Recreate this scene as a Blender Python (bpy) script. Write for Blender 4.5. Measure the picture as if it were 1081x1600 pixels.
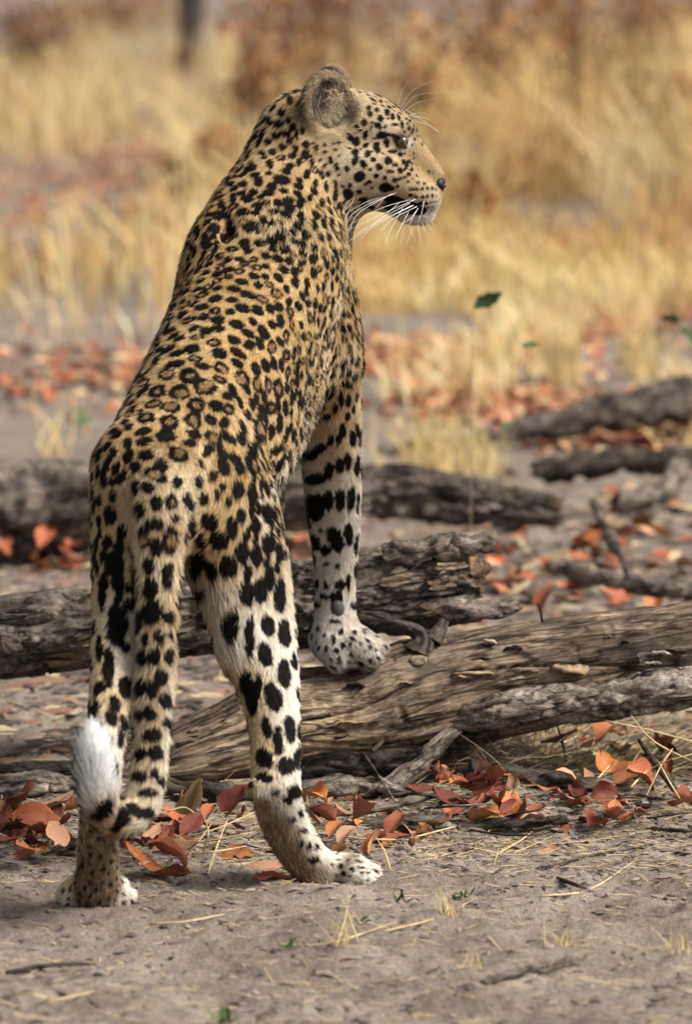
import bpy, bmesh, math, random
import numpy as np
from mathutils import Vector, Matrix, Quaternion
from mathutils.bvhtree import BVHTree
from mathutils.kdtree import KDTree

random.seed(7)
rng = np.random.default_rng(7)
SC = bpy.context.scene
for o in list(bpy.data.objects):
    bpy.data.objects.remove(o)
COL = SC.collection

# ------------------------------------------------------------------ camera
FPX, CX, CY, HORIZON = 7056.0, 540.5, 800.0, -150.0     # focal length and horizon in units of a 1600 high frame
CAM = Vector((0.0, -6.0, 1.318))
PITCH = math.atan((CY - HORIZON) / FPX)
cam_d = bpy.data.cameras.new('camera')
cam_d.sensor_fit = 'VERTICAL'
cam_d.sensor_height = 24.0
cam_d.lens = FPX / 1600.0 * 24.0
cam_d.clip_start, cam_d.clip_end = 0.1, 3000.0
cam_d.dof.use_dof = True
cam_d.dof.focus_distance = 6.45
cam_d.dof.aperture_fstop = 3.0
cam = bpy.data.objects.new('camera', cam_d)
COL.objects.link(cam)
cam.location = CAM
cam.rotation_euler = (math.pi / 2 - PITCH, 0, 0)
SC.camera = cam
_F = Vector((0, math.cos(PITCH), -math.sin(PITCH)))
_U = Vector((0, math.sin(PITCH), math.cos(PITCH)))

# ------------------------------------------------------------------ sky, sun, exposure
SUN_DIR = Vector((0.80, -0.30, 0.90)).normalized()       # towards the sun: high, to the right, a little behind the viewer
SUN_EL = math.asin(SUN_DIR.z)
SUN_AZ = math.atan2(SUN_DIR.x, SUN_DIR.y)
world = bpy.data.worlds.new('World')
SC.world = world
world.use_nodes = True
wn, wl = world.node_tree.nodes, world.node_tree.links
wn.clear()
sky = wn.new('ShaderNodeTexSky')
sky.sky_type = 'NISHITA'
sky.sun_disc = False
sky.sun_elevation = SUN_EL
sky.sun_rotation = SUN_AZ
sky.air_density, sky.dust_density, sky.ozone_density = 1.0, 4.0, 1.0
hs = wn.new('ShaderNodeHueSaturation')                   # a thin veil of cloud: most of the blue is gone
hs.inputs['Saturation'].default_value = 0.18
bg = wn.new('ShaderNodeBackground')
bg.inputs['Strength'].default_value = 0.064
wo = wn.new('ShaderNodeOutputWorld')
wl.new(sky.outputs[0], hs.inputs['Color'])
wl.new(hs.outputs[0], bg.inputs[0])
wl.new(bg.outputs[0], wo.inputs[0])
sun_d = bpy.data.lights.new('sun', 'SUN')
sun_d.energy = 2.7
sun_d.angle = math.radians(28)
sun_d.color = (1.0, 0.94, 0.84)
sun = bpy.data.objects.new('sun', sun_d)
COL.objects.link(sun)
sun.rotation_euler = SUN_DIR.to_track_quat('Z', 'Y').to_euler()
SC.view_settings.view_transform = 'Standard'
SC.view_settings.look = 'None'
SC.view_settings.gamma = 1.0
SC.view_settings.use_curve_mapping = False
SC.view_settings.exposure = 1.24
SC.render.engine = 'CYCLES'
SC.cycles.use_denoising = True
SC.cycles.max_bounces = 5
SC.cycles.diffuse_bounces = 3
SC.cycles.transparent_max_bounces = 6
SC.render.film_transparent = False

# ------------------------------------------------------------------ helpers
def P(px, py, Y):
    """World point at depth plane y=Y that stands where the photograph shows (px, py)."""
    d = _F * FPX + Vector((px - CX, 0, 0)) + _U * (CY - py)
    t = (Y - CAM.y) / d.y
    return CAM + d * t

def G(px, py, z=0.0):
    """World point on the ground seen at (px, py)."""
    d = _F * FPX + Vector((px - CX, 0, 0)) + _U * (CY - py)
    t = (z - CAM.z) / d.z
    return CAM + d * t

def M(rpx, Y):
    """Size in metres of rpx frame units at depth Y."""
    return rpx * (Y - CAM.y) / FPX

def tag(o, label=None, cat=None, group=None, kind=None):
    if label: o['label'] = label
    if cat: o['category'] = cat
    if group: o['group'] = group
    if kind: o['kind'] = kind
    return o

def empty(name, loc=(0, 0, 0)):
    o = bpy.data.objects.new(name, None)
    o.empty_display_size = 0.05
    COL.objects.link(o)
    o.location = loc
    return o

def link_mesh(name, verts, faces, mat=None, parent=None, smooth=True):
    me = bpy.data.meshes.new(name)
    verts = np.asarray(verts, dtype=np.float32)
    if isinstance(faces, np.ndarray):
        n, k = faces.shape
        me.vertices.add(len(verts)); me.vertices.foreach_set('co', verts.ravel())
        me.loops.add(n * k); me.loops.foreach_set('vertex_index', faces.astype(np.int32).ravel())
        me.polygons.add(n)
        me.polygons.foreach_set('loop_start', np.arange(0, n * k, k, dtype=np.int32))
        me.update(calc_edges=True); me.validate()
    else:
        me.from_pydata([tuple(map(float, v)) for v in verts], [], faces)
        me.update()
    if smooth:
        me.polygons.foreach_set('use_smooth', np.ones(len(me.polygons), dtype=bool))
    if mat: me.materials.append(mat)
    o = bpy.data.objects.new(name, me)
    COL.objects.link(o)
    if parent: o.parent = parent
    return o

def set_color(me, name, cols):
    a = me.attributes.new(name, 'FLOAT_COLOR', 'POINT')
    c = np.ones((len(me.vertices), 4), dtype=np.float32)
    c[:, :3] = cols
    a.data.foreach_set('color', c.ravel())

# value noise on numpy arrays of points (N,3)
_perm = np.random.default_rng(3).integers(0, 2**31, 4096)
def _hash(i, j, k, s):
    h = (i * 73856093) ^ (j * 19349663) ^ (k * 83492791) ^ (s * 2654435761)
    return _perm[(h ^ (h >> 13)) & 4095].astype(np.float32) / np.float32(2**31)
def vnoise(p, scale=1.0, seed=0):
    q = np.asarray(p, dtype=np.float64) * scale
    i = np.floor(q).astype(np.int64); f = (q - i).astype(np.float32)
    f = f * f * (3 - 2 * f)
    out = 0
    for dx in (0, 1):
        wx = f[:, 0] if dx else 1 - f[:, 0]
        for dy in (0, 1):
            wy = f[:, 1] if dy else 1 - f[:, 1]
            for dz in (0, 1):
                wz = f[:, 2] if dz else 1 - f[:, 2]
                out = out + wx * wy * wz * _hash(i[:, 0] + dx, i[:, 1] + dy, i[:, 2] + dz, seed)
    return out                                           # 0..1
def fbm(p, scale=1.0, octaves=4, seed=0, gain=0.5):
    s, a, t = 0, 1.0, 0
    for o in range(octaves):
        s = s + a * vnoise(p, scale * 2**o, seed + o * 17); t += a; a *= gain
    return s / t
def sstep(a, b, x):
    t = np.clip((x - a) / (b - a), 0, 1)
    return t * t * (3 - 2 * t)

def new_mat(name):
    m = bpy.data.materials.new(name)
    m.use_nodes = True
    nt = m.node_tree
    b = nt.nodes.get('Principled BSDF')
    b.inputs['Specular IOR Level'].default_value = 0.25
    return m, nt, b
# ================================================================== the leopard's body: one implicit surface, meshed once
class Field:
    """Smooth union of round cones and ellipsoids on a voxel grid."""
    def __init__(s, lo, hi, h):
        s.h = h; s.lo = np.array(lo, dtype=np.float32)
        s.n = np.ceil((np.array(hi) - s.lo) / h).astype(int) + 1
        s.ax = [s.lo[k] + h * np.arange(s.n[k], dtype=np.float32) for k in range(3)]
    def blank(s):
        return np.full(s.n, 1.0, dtype=np.float32)
    def window(s, lo, hi):
        a = np.clip(np.floor((np.array(lo) - s.lo) / s.h).astype(int), 0, s.n)
        b = np.clip(np.ceil((np.array(hi) - s.lo) / s.h).astype(int) + 1, 0, s.n)
        sl = tuple(slice(a[k], b[k]) for k in range(3))
        g = np.meshgrid(*[s.ax[k][sl[k]] for k in range(3)], indexing='ij')
        return sl, g
def smin(a, b, k):
    h = np.maximum(k - np.abs(a - b), 0) / k
    return np.minimum(a, b) - h * h * k * 0.25
def f_cone(F, d, a, b, ra, rb, k):
    m = 0.07
    lo = np.minimum(np.array(a) - ra, np.array(b) - rb) - m
    hi = np.maximum(np.array(a) + ra, np.array(b) + rb) + m
    sl, (X, Y, Z) = F.window(lo, hi)
    ba = np.array(b) - np.array(a); L2 = max(float(ba @ ba), 1e-12)
    x, y, z = X - a[0], Y - a[1], Z - a[2]
    t = np.clip((x * ba[0] + y * ba[1] + z * ba[2]) / L2, 0, 1)
    r = ra + (rb - ra) * (t * t * (3 - 2 * t) * 0.5 + t * 0.5)
    v = np.sqrt((x - t * ba[0])**2 + (y - t * ba[1])**2 + (z - t * ba[2])**2) - r
    d[sl] = smin(d[sl], v, k)
def f_ell(F, d, c, rad, R, k, sub=False):
    """R: 3x3 rows are the local axes."""
    m = 0.05; big = max(rad)
    sl, (X, Y, Z) = F.window(np.array(c) - big - m, np.array(c) + big + m)
    x, y, z = X - c[0], Y - c[1], Z - c[2]
    q = [(R[i][0] * x + R[i][1] * y + R[i][2] * z) for i in range(3)]
    k0 = np.sqrt(sum((q[i] / rad[i])**2 for i in range(3))) + 1e-9
    k1 = np.sqrt(sum((q[i] / rad[i]**2)**2 for i in range(3))) + 1e-9
    v = k0 * (k0 - 1) / k1
    if sub: d[sl] = -smin(-d[sl], v, k)
    else: d[sl] = smin(d[sl], v, k)
def surface_nets(F, d):
    n = F.n
    ins = d < 0
    c = np.zeros((n[0]-1, n[1]-1, n[2]-1), dtype=np.int8)
    for dx in (0, 1):
        for dy in (0, 1):
            for dz in (0, 1):
                c += ins[dx:n[0]-1+dx, dy:n[1]-1+dy, dz:n[2]-1+dz]
    act = np.argwhere((c > 0) & (c < 8))
    idx = np.full(c.shape, -1, dtype=np.int32)
    idx[act[:, 0], act[:, 1], act[:, 2]] = np.arange(len(act))
    corners = [(i, j, k) for i in (0, 1) for j in (0, 1) for k in (0, 1)]
    val = {q: d[act[:, 0]+q[0], act[:, 1]+q[1], act[:, 2]+q[2]] for q in corners}
    S = np.zeros((len(act), 3)); W = np.zeros(len(act))
    for q in corners:
        for ax in range(3):
            if q[ax] == 0:
                r = list(q); r[ax] = 1; r = tuple(r)
                a, b = val[q], val[r]
                m = (a < 0) != (b < 0)
                t = np.where(m, a / np.where(m, a - b, 1), 0)
                p = np.zeros((len(act), 3)); p[:] = q; p[:, ax] = t
                S += p * m[:, None]; W += m
    V = F.lo + F.h * (act + S / W[:, None])
    quads = []
    for ax in range(3):
        o1, o2 = [k for k in range(3) if k != ax]
        a = ins; sl0 = [slice(None)]*3; sl1 = [slice(None)]*3
        sl0[ax] = slice(0, -1); sl1[ax] = slice(1, None)
        A, B = ins[tuple(sl0)], ins[tuple(sl1)]
        e = np.argwhere(A != B)
        ok = (e[:, o1] > 0) & (e[:, o2] > 0) & (e[:, o1] < n[o1]-1) & (e[:, o2] < n[o2]-1)
        e = e[ok]
        flip = A[e[:, 0], e[:, 1], e[:, 2]]
        def at(d1, d2):
            r = e.copy(); r[:, o1] += d1; r[:, o2] += d2
            return idx[r[:, 0], r[:, 1], r[:, 2]]
        q = np.stack([at(-1, -1), at(0, -1), at(0, 0), at(-1, 0)], 1)
        if ax == 1: flip = ~flip
        q[~flip] = q[~flip][:, ::-1]
        quads.append(q)
    return V, np.concatenate(quads)

def S(px, py, Y, r):
    p = P(px, py, Y)
    return (p.x, p.y, p.z, M(r, Y))

# chains run head -> tail and shoulder -> toe; the coat lies along them.  (photo x, photo y, depth, radius)
CH = {}
CH['torso'] = [S(472, 219, .66, 75), S(450, 295, .63, 90), S(424, 372, .57, 114), S(402, 455, .50, 120), S(364, 550, .38, 120),
               S(318, 640, .25, 118), S(275, 710, .13, 108), S(258, 770, .06, 92)]
CH['belly'] = [S(488, 330, .70, 56), S(472, 440, .66, 72), S(446, 540, .62, 80), S(412, 630, .46, 82), S(375, 715, .28, 74)]
CH['near_shoulder'] = [S(462, 390, .52, 58), S(488, 445, .58, 54), S(508, 560, .63, 52)]
CH['foreleg_r'] = [S(496, 500, .62, 56), S(511, 600, .66, 55), S(517, 700, .71, 50), S(521, 800, .76, 45), S(524, 870, .785, 37), S(523, 940, .79, 34),
                   S(526, 990, .785, 36)]
CH['foreleg_l'] = [S(372, 470, .60, 60), S(385, 620, .66, 52), S(398, 740, .70, 46), S(405, 860, .76, 40), S(410, 960, .80, 32), S(412, 1020, .80, 34)]
CH['hind_r'] = [S(318, 720, .14, 96), S(362, 800, .15, 76), S(385, 890, .14, 70), S(405, 980, .12, 60), S(420, 1070, .07, 50), S(430, 1150, .02, 42),
                S(431, 1225, -.02, 41), S(440, 1275, .00, 40), S(466, 1325, .03, 38), S(492, 1358, .05, 34)]
CH['hind_l'] = [S(222, 740, .06, 84), S(205, 830, .02, 62), S(196, 920, -.02, 52), S(184, 1010, -.06, 44), S(172, 1100, -.12, 36), S(160, 1190, -.18, 33),
                S(155, 1265, -.18, 33), S(154, 1320, -.15, 34), S(152, 1370, -.12, 36)]
CH['tail'] = [S(262, 748, .00, 60), S(252, 800, -.055, 50), S(248, 880, -.085, 39), S(247, 960, -.10, 34), S(244, 1050, -.115, 32), S(239, 1130, -.14, 31), S(233, 1200, -.165, 30),
              S(218, 1262, -.195, 29), S(186, 1284, -.225, 29), S(160, 1262, -.245, 30), S(150, 1215, -.255, 28), S(146, 1174, -.255, 23), S(144, 1152, -.25, 15)]
# head, looking to the right; muzzle chain runs nose -> nape so the coat sweeps back
HY = .655
CH['skull'] = [S(602, 210, HY, 45), S(582, 209, HY, 60), S(552, 208, HY, 70), S(515, 222, HY, 74)]
CH['bridge'] = [S(683, 280, HY, 17), S(667, 264, HY, 22), S(646, 246, HY, 29), S(616, 218, HY, 39)]
for sgn, nm in ((-1, 'r'), (1, 'l')):
    CH['muzzle_' + nm] = [S(671, 308, HY + sgn * .012, 23), S(653, 305, HY + sgn * .020, 30), S(622, 286, HY + sgn * .026, 37), S(580, 264, HY + sgn * .040, 42), S(545, 262, HY + sgn * .046, 50)]
    CH['brow_' + nm] = [S(630, 200, HY + sgn * .022, 20), S(600, 198, HY + sgn * .036, 24), S(570, 200, HY + sgn * .040, 30)]
CH['jaw'] = [S(662, 333, HY, 22), S(640, 328, HY, 25), S(608, 308, HY, 28), S(570, 290, HY, 40), S(530, 290, HY, 50)]
def resample(c, n=5):
    a = np.array(c); a = np.vstack([2*a[0]-a[1], a, 2*a[-1]-a[-2]])
    out = []
    for i in range(1, len(a)-2):
        p0, p1, p2, p3 = a[i-1:i+3]
        for t in np.arange(n) / n:
            out.append(.5*((2*p1)+(p2-p0)*t+(2*p0-5*p1+4*p2-p3)*t*t+(3*p1-p0-3*p2+p3)*t**3))
    out.append(a[-2])
    return [tuple(map(float, q)) for q in out]
for _n in list(CH):
    CH[_n] = resample(CH[_n], 3 if len(CH[_n]) > 5 else 4)
CHAIN_K = dict(torso=.06, belly=.07, near_shoulder=.05, foreleg_r=.04, foreleg_l=.04, hind_r=.045, hind_l=.04, tail=.022,
               skull=.03, bridge=.02, muzzle_r=.015, muzzle_l=.015, brow_r=.015, brow_l=.015, jaw=.014)
TOES = {}   # paw -> list of (x, y, Y, r) pairs
def paw_prims(pad, toes):
    return pad, toes
PAWS = {
 'hind_r': ([S(505, 1368, .055, 31), S(545, 1364, .065, 34)], [[S(548, 1366, .035, 17), S(568, 1376, .03, 16)], [S(552, 1358, .055, 18), S(577, 1370, .055, 17)], [S(552, 1356, .08, 18), S(578, 1366, .085, 16)], [S(545, 1360, .10, 15), S(568, 1366, .11, 14)]]),
 'hind_l': ([S(151, 1392, -.10, 38), S(150, 1398, -.07, 40)], [[S(126, 1392, -.09, 25), S(114, 1401, -.085, 24)], [S(140, 1394, -.04, 22), S(136, 1400, -.01, 22)], [S(165, 1394, -.04, 22), S(170, 1400, -.01, 22)], [S(176, 1392, -.09, 25), S(187, 1401, -.085, 24)]]),
 'foreleg_r': ([S(522, 1000, .785, 38), S(540, 1012, .785, 38)], [[S(550, 1010, .755, 24), S(574, 1026, .75, 22)], [S(560, 1004, .785, 24), S(588, 1020, .785, 20)], [S(556, 1004, .815, 22), S(584, 1016, .82, 20)], [S(520, 1015, .75, 24), S(528, 1030, .745, 20)]]),
 'foreleg_l': ([S(412, 1040, .80, 34), S(418, 1046, .82, 34)], [[S(400, 1046, .82, 20), S(396, 1056, .84, 19)], [S(415, 1046, .84, 20), S(415, 1056, .86, 19)], [S(432, 1048, .83, 20), S(436, 1056, .85, 19)]]),
}
def basis(n, up):
    n = Vector(n).normalized(); u = Vector(up); u = (u - n * u.dot(n)).normalized(); r = u.cross(n)
    return [tuple(r), tuple(u), tuple(n)]
# near ear opens right and towards the viewer, far ear shows its dark back
EAR_N = dict(c=P(511, 162, HY - .052), n=(0.60, -0.80, 0.05), up=(-.10, 0, 1))
EAR_F = dict(c=P(522, 152, HY + .058), n=(0.80, 0.60, 0.05), up=(-.05, 0, 1))

GRID = 0.004
KSEG = 0.004          # joints inside one chain stay tight, whole chains melt together
F = Field((-.42, -.32, -.01), (.19, 1.0, 1.14), GRID)
D = F.blank()
def chain_into(dd, name):
    c = CH[name]
    for a, b in zip(c[:-1], c[1:]):
        f_cone(F, dd, a[:3], b[:3], a[3], b[3], KSEG)
for nm in ('torso', 'belly', 'near_shoulder'):
    dd = F.blank(); chain_into(dd, nm); D = smin(D, dd, CHAIN_K[nm])
for nm in ('foreleg_r', 'foreleg_l', 'hind_r', 'hind_l'):
    dd = F.blank(); chain_into(dd, nm)
    pad, toes = PAWS[nm]
    for a, b in zip(pad[:-1], pad[1:]):
        f_cone(F, dd, a[:3], b[:3], a[3], b[3], .03)
    for t in toes:
        f_cone(F, dd, t[0][:3], t[1][:3], t[0][3] + .0055, t[1][3] + .0055, .009)
    D = smin(D, dd, CHAIN_K[nm])
# hamstrings and thigh muscle, heels
for c, rad in ((S(345, 830, .10, 1), (.055, .07, .11)), (S(222, 850, .0, 1), (.045, .055, .10)), (S(450, 470, .50, 1), (.055, .055, .085)),
               (S(345, 430, .50, 1), (.045, .055, .085)), (S(362, 965, .07, 1), (.026, .030, .07))):
    f_ell(F, D, c[:3], rad, [(1, 0, 0), (0, 1, 0), (0, 0, 1)], .05)
for c, r in ((S(402, 1232, -.045, 17), 17), (S(146, 1236, -.205, 15), 15)):
    f_cone(F, D, c[:3], c[:3], c[3], c[3], .02)
dd = F.blank(); 
c = CH['tail']
for a, b in zip(c[:-1], c[1:]):
    f_cone(F, dd, a[:3], b[:3], a[3], b[3], KSEG)
D = smin(D, dd, .022)
Dh = F.blank()
for nm in ('skull', 'bridge', 'muzzle_r', 'muzzle_l', 'brow_r', 'brow_l', 'jaw'):
    c = CH[nm]; dd = F.blank()
    for a, b in zip(c[:-1], c[1:]):
        f_cone(F, dd, a[:3], b[:3], a[3], b[3], KSEG)
    Dh = smin(Dh, dd, CHAIN_K[nm])
D = smin(D, Dh, .05)
D += .004              # the coat adds the rest
EYE_R = P(627, 222, HY - .046); EYE_L = P(627, 222, HY + .046)
for e, s in ((EYE_R, -1), (EYE_L, 1)):
    f_ell(F, D, e, (.012, .0065, .009), basis((.5, s, .05), (.45, 0, 1)), .006, sub=True)
# crease beside the raised shoulder blade, hollow of the flank
dd = F.blank(); f_cone(F, dd, P(353, 335, .470), P(358, 395, .450), .006, .009, .001)
D = -smin(-D, dd, .03)
# mouth line
for s in (-1, 1):
    a, b = P(670, 328, HY + s * .024), P(600, 306, HY + s * .060)
    dd = F.blank(); f_cone(F, dd, a, b, .004, .005, .001)
    D = -smin(-D, dd, .008)
for E, s in ((EAR_N, -1), (EAR_F, 1)):
    R = basis(E['n'], E['up']); n = Vector(E['n']).normalized()
    f_ell(F, D, E['c'], (.0410, .0460, .020), R, .014)
    f_ell(F, D, E['c'] + n * .0235, (.0390, .0435, .026), R, .005, sub=True)
BV, BF = surface_nets(F, D)
del D, dd
def laplace(V, Fq, it=2, lam=.5):
    e = np.concatenate([Fq[:, [0, 1]], Fq[:, [1, 2]], Fq[:, [2, 3]], Fq[:, [3, 0]]])
    for _ in range(it):
        s = np.zeros_like(V); w = np.zeros(len(V))
        for k in range(3):
            s[:, k] = np.bincount(e[:, 0], V[e[:, 1], k], len(V)) + np.bincount(e[:, 1], V[e[:, 0], k], len(V))
        w = np.bincount(e[:, 0], minlength=len(V)) + np.bincount(e[:, 1], minlength=len(V))
        V = V + lam * (s / np.maximum(w, 1)[:, None] - V)
    return V
BV = laplace(BV, BF, 3)
# ================================================================== coat: regions, hair flow, spots, colours
CAMV = np.array(CAM)
def face_normals(V, Fq):
    a, b, c, d = (V[Fq[:, k]] for k in range(4))
    n = np.cross(c - a, d - b)
    return n
_fn = face_normals(BV, BF)
FAREA = np.linalg.norm(_fn, axis=1) * .5
BN = np.zeros_like(BV)
for k in range(4):
    for ax in range(3):
        BN[:, ax] += np.bincount(BF[:, k], _fn[:, ax], len(BV))
BN /= np.linalg.norm(BN, axis=1)[:, None] + 1e-12

NAMES = [n for n in CH]
REG = {n: i for i, n in enumerate(NAMES)}
for nm, (pad, toes) in PAWS.items():                     # paws comb towards the toes
    CH['paw_' + nm] = [CH[nm][-1]] + pad + [toes[1][1]]
NAMES = list(CH); REG = {n: i for i, n in enumerate(NAMES)}
def chain_info(V):
    n = len(V); Dm = np.full((n, len(NAMES)), 9., dtype=np.float32); Tm = np.zeros((n, len(NAMES)), dtype=np.float32)
    Fl = np.zeros((n, len(NAMES), 3), dtype=np.float32)
    V = V.astype(np.float32)
    for ci, nm in enumerate(NAMES):
        c = np.array(CH[nm], dtype=np.float32); m = len(c) - 1
        for i in range(m):
            a, b = c[i], c[i + 1]; ba = b[:3] - a[:3]; L2 = float(ba @ ba) + 1e-9
            t = np.clip(((V - a[:3]) @ ba) / L2, 0, 1)
            d = np.linalg.norm(V - a[:3] - t[:, None] * ba, axis=1) - (a[3] + (b[3] - a[3]) * t)
            up = d < Dm[:, ci]
            Dm[up, ci] = d[up]; Tm[up, ci] = (i + t[up]) / m
            Fl[up, ci] = ba / math.sqrt(L2)
    return Dm, Tm, Fl
Dm, Tm, Fl = chain_info(BV)
Wt = np.exp(-(Dm - Dm.min(1, keepdims=True)) / .012)
FLOW = (Fl * Wt[:, :, None]).sum(1)
Wn = Wt / Wt.sum(1, keepdims=True)
def W(*names):
    return sum(Wn[:, REG[n]] for n in names)
def Tn(n):
    return Tm[:, REG[n]]
HEADN = ('skull', 'bridge', 'muzzle_r', 'muzzle_l', 'brow_r', 'brow_l', 'jaw')
w_head = W(*HEADN)
w_torso = W('torso', 'belly', 'near_shoulder')
w_tail = W('tail')
w_fore = W('foreleg_r', 'foreleg_l', 'paw_foreleg_r', 'paw_foreleg_l')
w_hind = W('hind_r', 'hind_l', 'paw_hind_r', 'paw_hind_l')
w_paw = W('paw_foreleg_r', 'paw_foreleg_l', 'paw_hind_r', 'paw_hind_l')
# fluffy tail, curled tip: hair leaves the tail outwards
FLOW -= BN * (FLOW * BN).sum(1)[:, None]
FLOW /= np.linalg.norm(FLOW, axis=1)[:, None] + 1e-9
FLOW = laplace(FLOW, BF, 6)
FLOW /= np.linalg.norm(FLOW, axis=1)[:, None] + 1e-9

BVH = BVHTree.FromPolygons([Vector(v) for v in BV], [tuple(f) for f in BF.tolist()])
def cast(px, py):
    d = _F * FPX + Vector((px - CX, 0, 0)) + _U * (CY - py)
    d.normalize()
    return BVH.ray_cast(CAM, d), d

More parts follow.
